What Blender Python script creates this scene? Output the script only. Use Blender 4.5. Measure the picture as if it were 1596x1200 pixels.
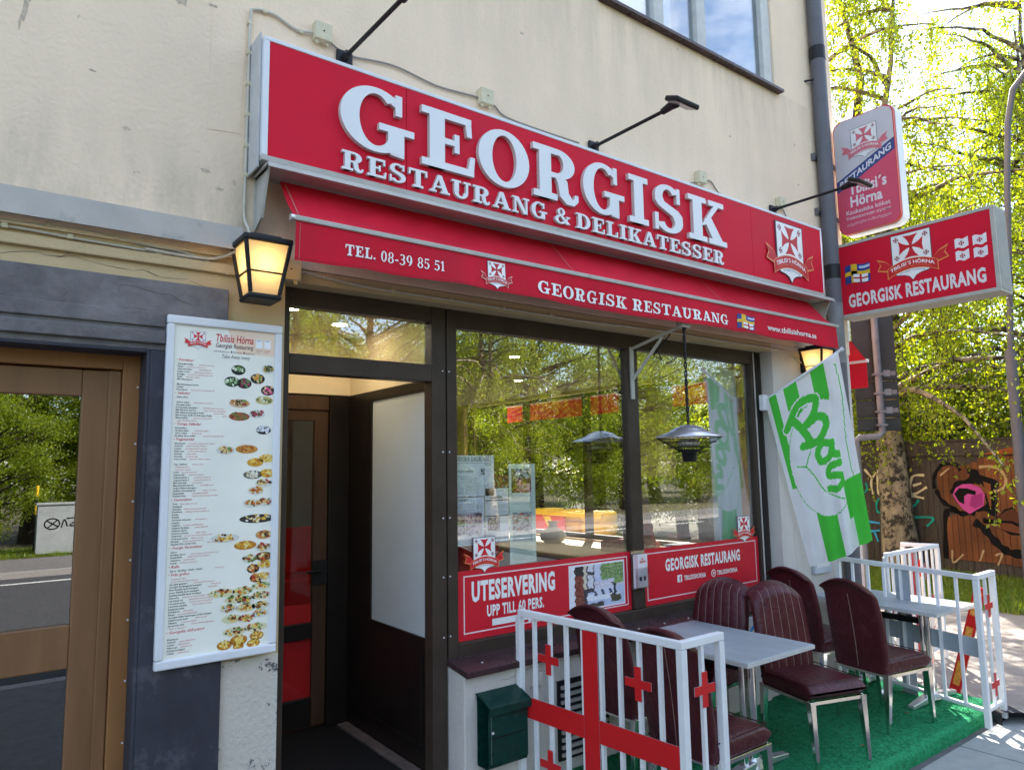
import bpy, math, random
import numpy as np
from mathutils import Vector, Matrix
S = bpy.context.scene
for o in list(bpy.data.objects): bpy.data.objects.remove(o)
C = S.collection
R = math.radians
random.seed(7)

# ---------------------------------------------------------------- camera
cam_d = bpy.data.cameras.new('camera'); cam = bpy.data.objects.new('camera', cam_d); C.objects.link(cam)
yaw, pit, rol = 0.648156949, 0.114702484, -0.0164204814
f_ = Vector((math.sin(yaw)*math.cos(pit), math.cos(yaw)*math.cos(pit), math.sin(pit)))
r_ = Vector((math.cos(yaw), -math.sin(yaw), 0)); u_ = r_.cross(f_)
r2 = r_*math.cos(rol)+u_*math.sin(rol); u2 = -r_*math.sin(rol)+u_*math.cos(rol)
cm = Matrix((r2, u2, -f_)).transposed().to_4x4(); cm.translation = Vector((0, -3.8, 2.0))
cam.matrix_world = cm
cam_d.sensor_width = 36; cam_d.lens = 36*1112.31/1596; cam_d.clip_start = .05; cam_d.clip_end = 600
S.camera = cam

# ---------------------------------------------------------------- light
SUN_AZ, SUN_EL = R(44), R(43)                 # azimuth from +X towards +Y
sd = Vector((math.cos(SUN_EL)*math.cos(SUN_AZ), math.cos(SUN_EL)*math.sin(SUN_AZ), math.sin(SUN_EL)))
sl = bpy.data.lights.new('sun', 'SUN'); sl.energy = 4.0; sl.angle = R(.5); sl.color = (1, .95, .86)
so = bpy.data.objects.new('sun', sl); C.objects.link(so); so.rotation_euler = sd.to_track_quat('Z', 'Y').to_euler()
so.location = (20, 20, 30)
S.view_settings.view_transform = 'Standard'; S.view_settings.look = 'None'
S.view_settings.exposure = 2.3; S.view_settings.gamma = 1
W = bpy.data.worlds.new('World'); S.world = W; W.use_nodes = True
nt = W.node_tree; N = nt.nodes; L = nt.links; N.clear()
def nd(tree, typ, **kw):
    n = tree.nodes.new(typ)
    for k, v in kw.items():
        if k in n.inputs: n.inputs[k].default_value = v
        else: setattr(n, k, v)
    return n
wo = nd(nt, 'ShaderNodeOutputWorld'); bg = nd(nt, 'ShaderNodeBackground'); bg.inputs[1].default_value = .11
sky = nd(nt, 'ShaderNodeTexSky'); sky.sky_type = 'NISHITA'; sky.sun_disc = False
sky.sun_elevation = SUN_EL; sky.sun_rotation = math.atan2(sd.x, sd.y); sky.dust_density = .6
tc = nd(nt, 'ShaderNodeTexCoord'); mp = nd(nt, 'ShaderNodeMapping'); mp.inputs['Scale'].default_value = (1, 1, 2.2)
mp.inputs['Location'].default_value = (3.1, 1.4, 0)
nz = nd(nt, 'ShaderNodeTexNoise'); nz.inputs['Scale'].default_value = 2.6; nz.inputs['Detail'].default_value = 7; nz.inputs['Roughness'].default_value = .58
rp = nd(nt, 'ShaderNodeValToRGB'); rp.color_ramp.elements[0].position = .50; rp.color_ramp.elements[1].position = .68
mx = nd(nt, 'ShaderNodeMixRGB'); mx.inputs[2].default_value = (5.8, 6.0, 6.4, 1)
L.new(tc.outputs['Generated'], mp.inputs[0]); L.new(mp.outputs[0], nz.inputs[0]); L.new(nz.outputs[0], rp.inputs[0])
L.new(rp.outputs[0], mx.inputs[0]); L.new(sky.outputs[0], mx.inputs[1]); L.new(mx.outputs[0], bg.inputs[0]); L.new(bg.outputs[0], wo.inputs[0])

# ---------------------------------------------------------------- materials
def s2l(c):
    if isinstance(c, str): c = [int(c[i:i+2], 16)/255 for i in (0, 2, 4)]
    return tuple((x/12.92 if x <= .04045 else ((x+.055)/1.055)**2.4) for x in c[:3])
MATS = {}
def M(name, col, rough=.6, var=.12, scale=6., bump=0., bscale=60., metal=0., spec=.3, vscale=(1, 1, 1), dirt=None, dcol=(.05, .045, .04), dscale=3., dlo=.58, dhi=.72, coat=0.):
    if name in MATS: return MATS[name]
    m = bpy.data.materials.new(name); m.use_nodes = True; t = m.node_tree
    b = t.nodes['Principled BSDF']; k = t.links
    b.inputs['Roughness'].default_value = rough; b.inputs['Metallic'].default_value = metal
    b.inputs['Specular IOR Level'].default_value = spec
    if coat: b.inputs['Coat Weight'].default_value = coat
    co = nd(t, 'ShaderNodeTexCoord'); ma = nd(t, 'ShaderNodeMapping'); ma.inputs['Scale'].default_value = vscale
    k.new(co.outputs['Object'], ma.inputs[0])
    no = nd(t, 'ShaderNodeTexNoise'); no.inputs['Scale'].default_value = scale; no.inputs['Detail'].default_value = 5; no.inputs['Roughness'].default_value = .6
    k.new(ma.outputs[0], no.inputs[0])
    ra = nd(t, 'ShaderNodeValToRGB')
    ra.color_ramp.elements[0].position = .3; ra.color_ramp.elements[1].position = .7
    ra.color_ramp.elements[0].color = (*[x*(1-var) for x in col], 1); ra.color_ramp.elements[1].color = (*[min(1, x*(1+var)) for x in col], 1)
    k.new(no.outputs[0], ra.inputs[0]); out = ra.outputs[0]
    if dirt:
        n2 = nd(t, 'ShaderNodeTexNoise'); n2.inputs['Scale'].default_value = dscale; n2.inputs['Detail'].default_value = 9; n2.inputs['Roughness'].default_value = .7
        k.new(co.outputs['Object'], n2.inputs[0])
        r2_ = nd(t, 'ShaderNodeValToRGB'); r2_.color_ramp.elements[0].position = dlo; r2_.color_ramp.elements[1].position = dhi
        r2_.color_ramp.elements[0].color = (0, 0, 0, 1); r2_.color_ramp.elements[1].color = (dirt, dirt, dirt, 1)
        k.new(n2.outputs[0], r2_.inputs[0])
        mi = nd(t, 'ShaderNodeMixRGB'); mi.inputs[2].default_value = (*dcol, 1)
        k.new(r2_.outputs[0], mi.inputs[0]); k.new(out, mi.inputs[1]); out = mi.outputs[0]
    k.new(out, b.inputs['Base Color'])
    if rough > .08:
        mr = nd(t, 'ShaderNodeMapRange'); mr.inputs[3].default_value = max(.03, rough-.1); mr.inputs[4].default_value = min(1, rough+.1)
        k.new(no.outputs[0], mr.inputs[0]); k.new(mr.outputs[0], b.inputs['Roughness'])
    if bump:
        n3 = nd(t, 'ShaderNodeTexNoise'); n3.inputs['Scale'].default_value = bscale; n3.inputs['Detail'].default_value = 6
        k.new(ma.outputs[0], n3.inputs[0])
        bu = nd(t, 'ShaderNodeBump'); bu.inputs['Strength'].default_value = bump; bu.inputs['Distance'].default_value = .02
        k.new(n3.outputs[0], bu.inputs['Height']); k.new(bu.outputs[0], b.inputs['Normal'])
    MATS[name] = m; return m
def plaster(name, col, low, chips=.6, chip_col=(.16, .14, .12), bump=.25, cpos=.685):
    """wall plaster: broad tone drift, rain streaks, small chips and fine grain"""
    m = M(name, col, .85, .07, 1.1, bump, 45); t = m.node_tree; k = t.links; b = t.nodes['Principled BSDF']
    src = b.inputs['Base Color'].links[0].from_socket
    co = [n for n in t.nodes if n.type == 'TEX_COORD'][0]
    ma = nd(t, 'ShaderNodeMapping'); ma.inputs['Scale'].default_value = (2.2, 2.2, .28); k.new(co.outputs['Object'], ma.inputs[0])
    n1 = nd(t, 'ShaderNodeTexNoise'); n1.inputs['Scale'].default_value = 2.2; n1.inputs['Detail'].default_value = 6; k.new(ma.outputs[0], n1.inputs[0])
    r1 = nd(t, 'ShaderNodeValToRGB'); r1.color_ramp.elements[0].position = .45; r1.color_ramp.elements[1].position = .75
    r1.color_ramp.elements[1].color = (.32, .32, .32, 1); k.new(n1.outputs[0], r1.inputs[0])
    m1 = nd(t, 'ShaderNodeMixRGB'); m1.inputs[2].default_value = (*low, 1); k.new(r1.outputs[0], m1.inputs[0]); k.new(src, m1.inputs[1])
    n2 = nd(t, 'ShaderNodeTexNoise'); n2.inputs['Scale'].default_value = 9; n2.inputs['Detail'].default_value = 8; n2.inputs['Roughness'].default_value = .72
    k.new(co.outputs['Object'], n2.inputs[0])
    r2_ = nd(t, 'ShaderNodeValToRGB'); r2_.color_ramp.elements[0].position = cpos; r2_.color_ramp.elements[1].position = cpos+.03
    r2_.color_ramp.elements[1].color = (chips, chips, chips, 1); k.new(n2.outputs[0], r2_.inputs[0])
    m2 = nd(t, 'ShaderNodeMixRGB'); m2.inputs[2].default_value = (*chip_col, 1); k.new(r2_.outputs[0], m2.inputs[0]); k.new(m1.outputs[0], m2.inputs[1])
    k.new(m2.outputs[0], b.inputs['Base Color']); return m
def emit(name, col, st):
    m = bpy.data.materials.new(name); m.use_nodes = True; t = m.node_tree; t.nodes.clear()
    e = nd(t, 'ShaderNodeEmission'); e.inputs[0].default_value = (*col, 1); e.inputs[1].default_value = st
    o = nd(t, 'ShaderNodeOutputMaterial'); t.links.new(e.outputs[0], o.inputs[0]); MATS[name] = m; return m
def glass(name, f0=.07, tint=(.93, .97, .95), rough=.0):
    """thin pane: clear, with mirror reflection rising at grazing angles"""
    m = bpy.data.materials.new(name); m.use_nodes = True; t = m.node_tree; t.nodes.clear(); k = t.links
    g = nd(t, 'ShaderNodeNewGeometry'); d = nd(t, 'ShaderNodeVectorMath'); d.operation = 'DOT_PRODUCT'
    k.new(g.outputs['Incoming'], d.inputs[0]); k.new(g.outputs['Normal'], d.inputs[1])
    a = nd(t, 'ShaderNodeMath', operation='ABSOLUTE'); k.new(d.outputs['Value'], a.inputs[0])
    s = nd(t, 'ShaderNodeMath', operation='SUBTRACT'); s.inputs[0].default_value = 1; k.new(a.outputs[0], s.inputs[1])
    p = nd(t, 'ShaderNodeMath', operation='POWER'); k.new(s.outputs[0], p.inputs[0]); p.inputs[1].default_value = 4.5
    ml = nd(t, 'ShaderNodeMath', operation='MULTIPLY_ADD'); k.new(p.outputs[0], ml.inputs[0]); ml.inputs[1].default_value = 1-f0; ml.inputs[2].default_value = f0
    tr = nd(t, 'ShaderNodeBsdfTransparent'); tr.inputs[0].default_value = (*tint, 1)
    gl = nd(t, 'ShaderNodeBsdfGlossy'); gl.inputs['Roughness'].default_value = rough; gl.inputs[0].default_value = (1, 1, 1, 1)
    mi = nd(t, 'ShaderNodeMixShader'); k.new(ml.outputs[0], mi.inputs[0]); k.new(tr.outputs[0], mi.inputs[1]); k.new(gl.outputs[0], mi.inputs[2])
    o = nd(t, 'ShaderNodeOutputMaterial'); k.new(mi.outputs[0], o.inputs[0]); MATS[name] = m; return m
def printmat(name, rough=.5, spec=.4):
    """printed ink: the colour of each face is stored in the mesh"""
    m = bpy.data.materials.new(name); m.use_nodes = True; t = m.node_tree; b = t.nodes['Principled BSDF']
    a = nd(t, 'ShaderNodeAttribute'); a.attribute_name = 'Col'
    no = nd(t, 'ShaderNodeTexNoise'); no.inputs['Scale'].default_value = 5; no.inputs['Detail'].default_value = 4
    co = nd(t, 'ShaderNodeTexCoord'); t.links.new(co.outputs['Object'], no.inputs[0])
    mr = nd(t, 'ShaderNodeMapRange'); mr.inputs[3].default_value = .86; mr.inputs[4].default_value = 1.08; t.links.new(no.outputs[0], mr.inputs[0])
    mu = nd(t, 'ShaderNodeMixRGB', blend_type='MULTIPLY'); mu.inputs[0].default_value = 1
    t.links.new(a.outputs['Color'], mu.inputs[1]); t.links.new(mr.outputs[0], mu.inputs[2])
    t.links.new(mu.outputs[0], b.inputs['Base Color']); b.inputs['Roughness'].default_value = rough; b.inputs['Specular IOR Level'].default_value = spec
    MATS[name] = m; return m
def leafmat(name, a, b_, c, tl=.5):
    m = bpy.data.materials.new(name); m.use_nodes = True; t = m.node_tree; t.nodes.clear(); k = t.links
    at = nd(t, 'ShaderNodeAttribute'); at.attribute_name = 'var'
    ra = nd(t, 'ShaderNodeValToRGB'); ra.color_ramp.elements[0].color = (*a, 1); ra.color_ramp.elements[1].color = (*c, 1)
    e = ra.color_ramp.elements.new(.5); e.color = (*b_, 1); k.new(at.outputs['Fac'], ra.inputs[0])
    df = nd(t, 'ShaderNodeBsdfPrincipled'); df.inputs['Roughness'].default_value = .45; k.new(ra.outputs[0], df.inputs['Base Color'])
    ts = nd(t, 'ShaderNodeBsdfTranslucent'); mu = nd(t, 'ShaderNodeMixRGB', blend_type='MULTIPLY'); mu.inputs[0].default_value = 1
    mu.inputs[2].default_value = (1.75, 1.65, .4, 1); k.new(ra.outputs[0], mu.inputs[1]); k.new(mu.outputs[0], ts.inputs[0])
    mi = nd(t, 'ShaderNodeMixShader'); mi.inputs[0].default_value = tl; k.new(df.outputs[0], mi.inputs[1]); k.new(ts.outputs[0], mi.inputs[2])
    o = nd(t, 'ShaderNodeOutputMaterial'); k.new(mi.outputs[0], o.inputs[0]); MATS[name] = m; return m
def see_through(m, f):
    t = m.node_tree; b = t.nodes['Principled BSDF']; ts = nd(t, 'ShaderNodeBsdfTranslucent'); t.links.new(b.inputs['Base Color'].links[0].from_socket, ts.inputs[0])
    mi = nd(t, 'ShaderNodeMixShader'); mi.inputs[0].default_value = f; t.links.new(b.outputs[0], mi.inputs[1]); t.links.new(ts.outputs[0], mi.inputs[2])
    t.links.new(mi.outputs[0], [n for n in t.nodes if n.type == 'OUTPUT_MATERIAL'][0].inputs[0]); return m
def grime_band(m, z0, z1, col, amt, xs=1.2):
    """weathering: a ragged dirty band between two heights, strongest at z0"""
    t = m.node_tree; k = t.links; b = t.nodes['Principled BSDF']; src = b.inputs['Base Color'].links[0].from_socket
    co = [n for n in t.nodes if n.type == 'TEX_COORD'][0]; sp = nd(t, 'ShaderNodeSeparateXYZ'); k.new(co.outputs['Object'], sp.inputs[0])
    mr = nd(t, 'ShaderNodeMapRange'); mr.inputs[1].default_value = z0; mr.inputs[2].default_value = z1; mr.inputs[3].default_value = 1; mr.inputs[4].default_value = 0; k.new(sp.outputs[2], mr.inputs[0])
    ab = nd(t, 'ShaderNodeMath', operation='GREATER_THAN') if z1 > z0 else nd(t, 'ShaderNodeMath', operation='LESS_THAN'); ab.inputs[1].default_value = z0; k.new(sp.outputs[2], ab.inputs[0])
    ma = nd(t, 'ShaderNodeMapping'); ma.inputs['Scale'].default_value = (xs, xs, .35); k.new(co.outputs['Object'], ma.inputs[0])
    no = nd(t, 'ShaderNodeTexNoise'); no.inputs['Scale'].default_value = 3.; no.inputs['Detail'].default_value = 8; no.inputs['Roughness'].default_value = .65; k.new(ma.outputs[0], no.inputs[0])
    r_ = nd(t, 'ShaderNodeMapRange'); r_.inputs[1].default_value = .42; r_.inputs[2].default_value = .7; k.new(no.outputs[0], r_.inputs[0])
    p = nd(t, 'ShaderNodeMath', operation='MULTIPLY'); k.new(mr.outputs[0], p.inputs[0]); k.new(r_.outputs[0], p.inputs[1])
    p2 = nd(t, 'ShaderNodeMath', operation='MULTIPLY'); k.new(p.outputs[0], p2.inputs[0]); k.new(ab.outputs[0], p2.inputs[1])
    p3 = nd(t, 'ShaderNodeMath', operation='MULTIPLY'); k.new(p2.outputs[0], p3.inputs[0]); p3.inputs[1].default_value = amt
    mi = nd(t, 'ShaderNodeMixRGB'); mi.inputs[2].default_value = (*col, 1); k.new(p3.outputs[0], mi.inputs[0]); k.new(src, mi.inputs[1]); k.new(mi.outputs[0], b.inputs['Base Color']); return m
PRINT = printmat('printed_ink'); PAINT = printmat('spray_paint', .8, .2); CLOTH = see_through(printmat('flag_cloth', .8, .2), .35)

# ---------------------------------------------------------------- mesh builder
class MB:
    def __init__(s): s.v = []; s.f = []; s.mi = []; s.sm = []; s.col = []; s.mats = []; s.anycol = False
    def m(s, mat):
        if mat not in s.mats: s.mats.append(mat)
        return s.mats.index(mat)
    def add(s, vs, fs, mat, smooth=False, col=None):
        b = len(s.v); s.v.extend([tuple(p) for p in vs]); i = s.m(mat)
        if col is not None: s.anycol = True
        for f in fs:
            s.f.append(tuple(b+x for x in f)); s.mi.append(i); s.sm.append(smooth); s.col.append(col)
        return s
    def box(s, x0, x1, y0, y1, z0, z1, mat, T=None, col=None):
        vs = [Vector((x, y, z)) for z in (z0, z1) for y in (y0, y1) for x in (x0, x1)]
        if T: vs = [T @ p for p in vs]
        return s.add(vs, [(0, 2, 3, 1), (4, 5, 7, 6), (0, 1, 5, 4), (2, 6, 7, 3), (0, 4, 6, 2), (1, 3, 7, 5)], mat, False, col)
    def tube(s, pts, r, mat, n=8, smooth=True, cap=True):
        pts = [Vector(p) for p in pts]; k = len(pts); rr = r if hasattr(r, '__len__') else [r]*k
        vs = []; pa = None
        for i, p in enumerate(pts):
            d = (pts[min(i+1, k-1)]-pts[max(i-1, 0)])
            d = d.normalized() if d.length > 1e-9 else Vector((0, 0, 1))
            if pa is None: pa = d.orthogonal().normalized()
            pa = (pa-d*pa.dot(d)); pa = pa.normalized() if pa.length > 1e-6 else d.orthogonal().normalized()
            q = d.cross(pa)
            for j in range(n):
                a = 2*math.pi*j/n; vs.append(p+(pa*math.cos(a)+q*math.sin(a))*rr[i])
        fs = [(i*n+j, i*n+(j+1) % n, (i+1)*n+(j+1) % n, (i+1)*n+j) for i in range(k-1) for j in range(n)]
        s.add(vs, fs, mat, smooth)
        if cap: s.add(vs[:n], [tuple(range(n))[::-1]], mat); s.add(vs[-n:], [tuple(range(n))], mat)
        return s
    def bar(s, a, b, w, h, mat, up=(0, 0, 1), w2=None, h2=None):
        a, b = Vector(a), Vector(b); d = (b-a).normalized(); u = Vector(up); x = d.cross(u)
        x = x.normalized() if x.length > 1e-6 else Vector((1, 0, 0)); y = x.cross(d)
        vs = []
        for p, ww, hh in ((a, w, h), (b, w2 or w, h2 or h)):
            for i, j in ((-1, -1), (1, -1), (1, 1), (-1, 1)): vs.append(p+x*i*ww/2+y*j*hh/2)
        return s.add(vs, [(3, 2, 1, 0), (4, 5, 6, 7), (0, 1, 5, 4), (1, 2, 6, 5), (2, 3, 7, 6), (3, 0, 4, 7)], mat)
    def lathe(s, prof, mat, c=(0, 0, 0), n=28, smooth=True):
        vs = [(c[0]+r*math.cos(2*math.pi*j/n), c[1]+r*math.sin(2*math.pi*j/n), c[2]+z) for r, z in prof for j in range(n)]
        fs = [(i*n+j, i*n+(j+1) % n, (i+1)*n+(j+1) % n, (i+1)*n+j) for i in range(len(prof)-1) for j in range(n)]
        return s.add(vs, fs, mat, smooth)
    def sheet(s, fn, nu, nv, mat, smooth=True, col=None):
        vs = [fn(i/nu, j/nv) for j in range(nv+1) for i in range(nu+1)]
        for j in range(nv):
            for i in range(nu):
                pass
        fs = [(j*(nu+1)+i, j*(nu+1)+i+1, (j+1)*(nu+1)+i+1, (j+1)*(nu+1)+i) for j in range(nv) for i in range(nu)]
        if callable(col):
            b = len(s.v); s.v.extend([tuple(p) for p in vs]); k = s.m(mat); s.anycol = True
            for q, f in enumerate(fs):
                s.f.append(tuple(b+x for x in f)); s.mi.append(k); s.sm.append(smooth)
                s.col.append(col((q % nu+.5)/nu, (q//nu+.5)/nv))
            return s
        return s.add(vs, fs, mat, smooth, col)
    def prism(s, pts, fr, h0, h1, mat, col=None, side=None):
        """flat outline in a frame, raised from h0 to h1"""
        n = len(pts)
        ar = sum(pts[i][0]*pts[(i+1) % n][1]-pts[(i+1) % n][0]*pts[i][1] for i in range(n))
        if ar < 0: pts = pts[::-1]
        top = [fr(u, v, h1) for u, v in pts]; s.add(top, [tuple(range(n))], mat, False, col)
        if h0 is not None:
            bot = [fr(u, v, h0) for u, v in pts]
            s.add(bot+top, [(i, (i+1) % n, n+(i+1) % n, n+i) for i in range(n)], side or mat, False, col)
        return s
    def strip(s, pts, w, fr, h, mat, col=None):
        """painted stroke of width w along a polyline"""
        p = [Vector(q) for q in pts]; k = len(p); ws = w if hasattr(w, '__len__') else [w]*k; vs = []
        for i in range(k):
            d = (p[min(i+1, k-1)]-p[max(i-1, 0)]).normalized(); nn = Vector((-d.y, d.x))*ws[i]/2
            vs += [fr(*(p[i]+nn), h), fr(*(p[i]-nn), h)]
        return s.add(vs, [(2*i+1, 2*i+3, 2*i+2, 2*i) for i in range(k-1)], mat, False, col)
    def build(s, name, parent=None, bevel=0, seg=2):
        me = bpy.data.meshes.new(name); me.from_pydata(s.v, [], s.f)
        for m in s.mats: me.materials.append(m)
        me.polygons.foreach_set('material_index', s.mi); me.polygons.foreach_set('use_smooth', s.sm)
        if s.anycol:
            a = me.attributes.new('Col', 'FLOAT_COLOR', 'CORNER'); arr = []
            for f, c in zip(s.f, s.col):
                c = (*(c or (.5, .5, .5)), 1); arr.extend(list(c)*len(f))
            a.data.foreach_set('color', arr)
        me.update()
        o = bpy.data.objects.new(name, me); C.objects.link(o)
        if parent:
            o.parent = parent
            if parent.parent is None and parent.type == 'EMPTY': o.matrix_parent_inverse = Matrix.Translation(-parent.location)
        if bevel:
            b = o.modifiers.new('bevel', 'BEVEL'); b.width = bevel; b.segments = seg; b.limit_method = 'ANGLE'; b.angle_limit = R(40)
        return o
def thing(name, label, cat, loc=(0, 0, 0), group=None):
    o = bpy.data.objects.new(name, None); C.objects.link(o); o.location = loc; o.empty_display_size = .1
    return tag(o, label, cat, group)
def tag(o, label, cat, group=None):
    o['label'] = label; o['category'] = cat
    if group: o['group'] = group
    return o
def kind(o, k): o['kind'] = k; return o
def tree_copy(o, parent=None):
    c = o.copy(); C.objects.link(c)
    if parent: c.parent = parent
    for ch in [x for x in o.children]: tree_copy(ch, c)
    return c
def frame(O, U, V, Nn):
    O, U, V, Nn = Vector(O), Vector(U), Vector(V), Vector(Nn)
    return lambda u, v, h=0: O+U*u+V*v+Nn*h
def facade(y): return frame((0, y, 0), (1, 0, 0), (0, 0, 1), (0, -1, 0))     # u = X, v = Z, h = towards the street
def ell(cx, cy, rx, ry, n=24, a0=0, a1=360):
    return [(cx+rx*math.cos(R(a0+(a1-a0)*i/n)), cy+ry*math.sin(R(a0+(a1-a0)*i/n))) for i in range(n if a1-a0 == 360 else n+1)]

# ---------------------------------------------------------------- lettering
_tc = {}
def text_geo(t, bold=0., res=2, sp=1.):
    k = (t, bold, res, sp)
    if k in _tc: return _tc[k]
    cu = bpy.data.curves.new('t', 'FONT'); cu.body = t; cu.size = 1; cu.offset = bold; cu.resolution_u = res; cu.space_character = sp; cu.fill_mode = 'FRONT'
    o = bpy.data.objects.new('t', cu); C.objects.link(o); dg = bpy.context.evaluated_depsgraph_get()
    me = o.evaluated_get(dg).to_mesh(); v = np.zeros(len(me.vertices)*3); me.vertices.foreach_get('co', v)
    fs = [tuple(p.vertices) for p in me.polygons]; v = v.reshape(-1, 3)[:, :2].copy()
    o.evaluated_get(dg).to_mesh_clear(); bpy.data.objects.remove(o); bpy.data.curves.remove(cu)
    _tc[k] = (v, fs); return _tc[k]
def text(mb, fr, t, box, h, mat, col=None, bold=0., shear=0., res=2, warp=None, cap=None, sp=1.):
    """sans lettering fitted into box (u0, u1, v0, v1); u1 None keeps the natural width"""
    v, fs = text_geo(t, bold, res, sp)
    if len(v) == 0: return
    v = v.copy(); v[:, 0] += v[:, 1]*shear
    lo, hi = v.min(0), v.max(0)
    u0, u1, v0, v1 = box
    if cap: lo[1], hi[1] = cap                      # fixed baseline and height for a run of lines
    sy = (v1-v0)/(hi[1]-lo[1]); sx = sy if u1 is None else (u1-u0)/(hi[0]-lo[0])
    q = np.stack([u0+(v[:, 0]-lo[0])*sx, v0+(v[:, 1]-lo[1])*sy], 1)
    pts = [warp(a, b) for a, b in q] if warp else q
    mb.add([fr(a, b, h) for a, b in pts], fs, mat, False, col)
def ringp(cx, cy, rx, ry, T, t, a0=0, a1=360, n=32):
    """stroke along an ellipse, T thick at the sides and t at top and bottom"""
    out = []
    for i in range(n):
        q = []
        for a in (a0+(a1-a0)*i/n, a0+(a1-a0)*(i+1)/n):
            c, s_ = math.cos(R(a)), math.sin(R(a)); q.append(((cx+rx*c, cy+ry*s_), (cx+(rx-T)*c, cy+(ry-t)*s_)))
        out.append([q[0][0], q[1][0], q[1][1], q[0][1]])
    return ('ring', out, a1-a0 == 360)
def rc(x0, y0, x1, y1): return [(x0, y0), (x1, y0), (x1, y1), (x0, y1)]
SLAB = {
 'I': (.50, [rc(.13, 0, .37, 1), rc(0, 0, .5, .12), rc(0, .88, .5, 1)]),
 'E': (.86, [rc(.12, 0, .36, 1), rc(0, 0, .84, .12), rc(0, .88, .80, 1), [(.74, .1), (.84, .1), (.86, .34), (.78, .34)], [(.70, .9), (.80, .9), (.81, .68), (.73, .68)], rc(.34, .45, .58, .55), rc(.52, .34, .60, .66)]),
 'O': (.92, [ringp(.46, .5, .46, .52, .24, .10)]),
 'G': (.98, [ringp(.46, .5, .46, .52, .24, .10, 48, 318), rc(.62, .02, .84, .44), rc(.50, .36, .98, .47), rc(.72, .66, .81, 1.0), [(.60, .86), (.74, .78), (.74, .92), (.62, .98)], [(.62, .08), (.66, .0), (.84, -.02), (.84, .12)]]),
 'R': (.98, [rc(.12, 0, .36, 1), rc(0, 0, .48, .12), rc(0, .88, .50, 1), rc(.34, .43, .52, .53), ringp(.50, .715, .36, .285, .24, .11, -90, 90), [(.40, .50), (.60, .50), (.70, .42), (.72, .2), (.80, .1), (.84, .12), (.86, .2), (.93, .2), (.93, .08), (.84, -.02), (.68, -.02), (.54, .1), (.50, .34), (.46, .43)]]),
 'S': (.80, [ringp(.38, .745, .34, .275, .20, .10, 28, 190), ringp(.41, .255, .36, .275, .21, .10, -160, 12), [(.04, .72), (.05, .62), (.14, .52), (.50, .36), (.56, .24), (.77, .28), (.76, .40), (.66, .50), (.28, .64), (.24, .74)], rc(.62, .66, .71, 1.0), rc(.03, 0, .12, .36)]),
 'K': (1.0, [rc(.12, 0, .36, 1), rc(0, 0, .48, .12), rc(0, .88, .48, 1), [(.34, .36), (.46, .40), (.86, .92), (.72, .92)], rc(.56, .88, .98, 1), [(.42, .52), (.60, .62), (.94, .08), (.66, .08)], rc(.54, 0, 1.04, .12)]),
 'T': (.90, [rc(.33, 0, .57, 1), rc(.2, 0, .70, .12), rc(0, .88, .9, 1), [(0, .9), (.1, .9), (.07, .66), (-.01, .66)], [(.8, .9), (.9, .9), (.91, .66), (.83, .66)]]),
 'A': (1.0, [[(.10, .06), (.21, .06), (.50, .86), (.42, 1), (.40, 1)], [(.38, 1), (.60, 1), (.94, .06), (.66, .06)], rc(.24, .28, .76, .38), rc(0, 0, .34, .11), rc(.56, 0, 1.02, .11)]),
 'U': (1.0, [rc(.12, .34, .36, 1), rc(.74, .34, .86, 1), rc(0, .88, .48, 1), rc(.62, .88, 1, 1), ringp(.49, .36, .37, .38, .22, .13, 180, 360)]),
 'N': (1.02, [rc(.12, 0, .23, 1), rc(.79, 0, .90, 1), rc(0, 0, .36, .11), rc(0, .89, .34, 1), rc(.66, .89, 1.02, 1), [(.12, 1), (.38, 1), (.90, 0), (.68, 0)]]),
 'L': (.82, [rc(.12, 0, .36, 1), rc(0, 0, .80, .12), rc(0, .88, .50, 1), [(.70, .1), (.80, .1), (.82, .38), (.74, .38)]]),
 'D': (.96, [rc(.12, 0, .36, 1), rc(0, 0, .46, .11), rc(0, .89, .46, 1), ringp(.44, .5, .50, .5, .24, .11, -90, 90)]),
 '&': (1.02, [ringp(.42, .76, .24, .25, .15, .09), ringp(.38, .27, .37, .28, .21, .10, 70, 330), [(.22, .66), (.42, .60), (1.0, .06), (.74, .02)], [(.62, .18), (.72, .12), (.92, .48), (.84, .48)], rc(.74, .44, 1.0, .53)]),
 '0': (.66, [ringp(.33, .5, .33, .51, .19, .07)]),
 '8': (.66, [ringp(.33, .74, .28, .27, .15, .07), ringp(.33, .26, .33, .28, .17, .08)]),
 '3': (.62, [ringp(.28, .745, .30, .265, .18, .08, -80, 150), ringp(.27, .27, .35, .29, .19, .08, -150, 90), rc(.14, .48, .34, .55)]),
 '9': (.66, [ringp(.32, .66, .32, .35, .18, .07), ringp(.20, .50, .45, .50, .19, .08, -80, 20)]),
 '5': (.62, [ringp(.27, .31, .35, .33, .19, .08, -150, 120), rc(.09, .86, .58, 1), [(.09, .92), (.15, .92), (.14, .52), (.06, .48)]]),
 '1': (.46, [rc(.15, 0, .33, 1), rc(.03, 0, .45, .07), [(0, .82), (.17, 1), (.17, .88), (.04, .76)]]),
 '.': (.24, [ell(.12, .11, .11, .11, 12)]), '-': (.40, [rc(.03, .28, .37, .42)]), ' ': (.34, []),
}
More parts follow.
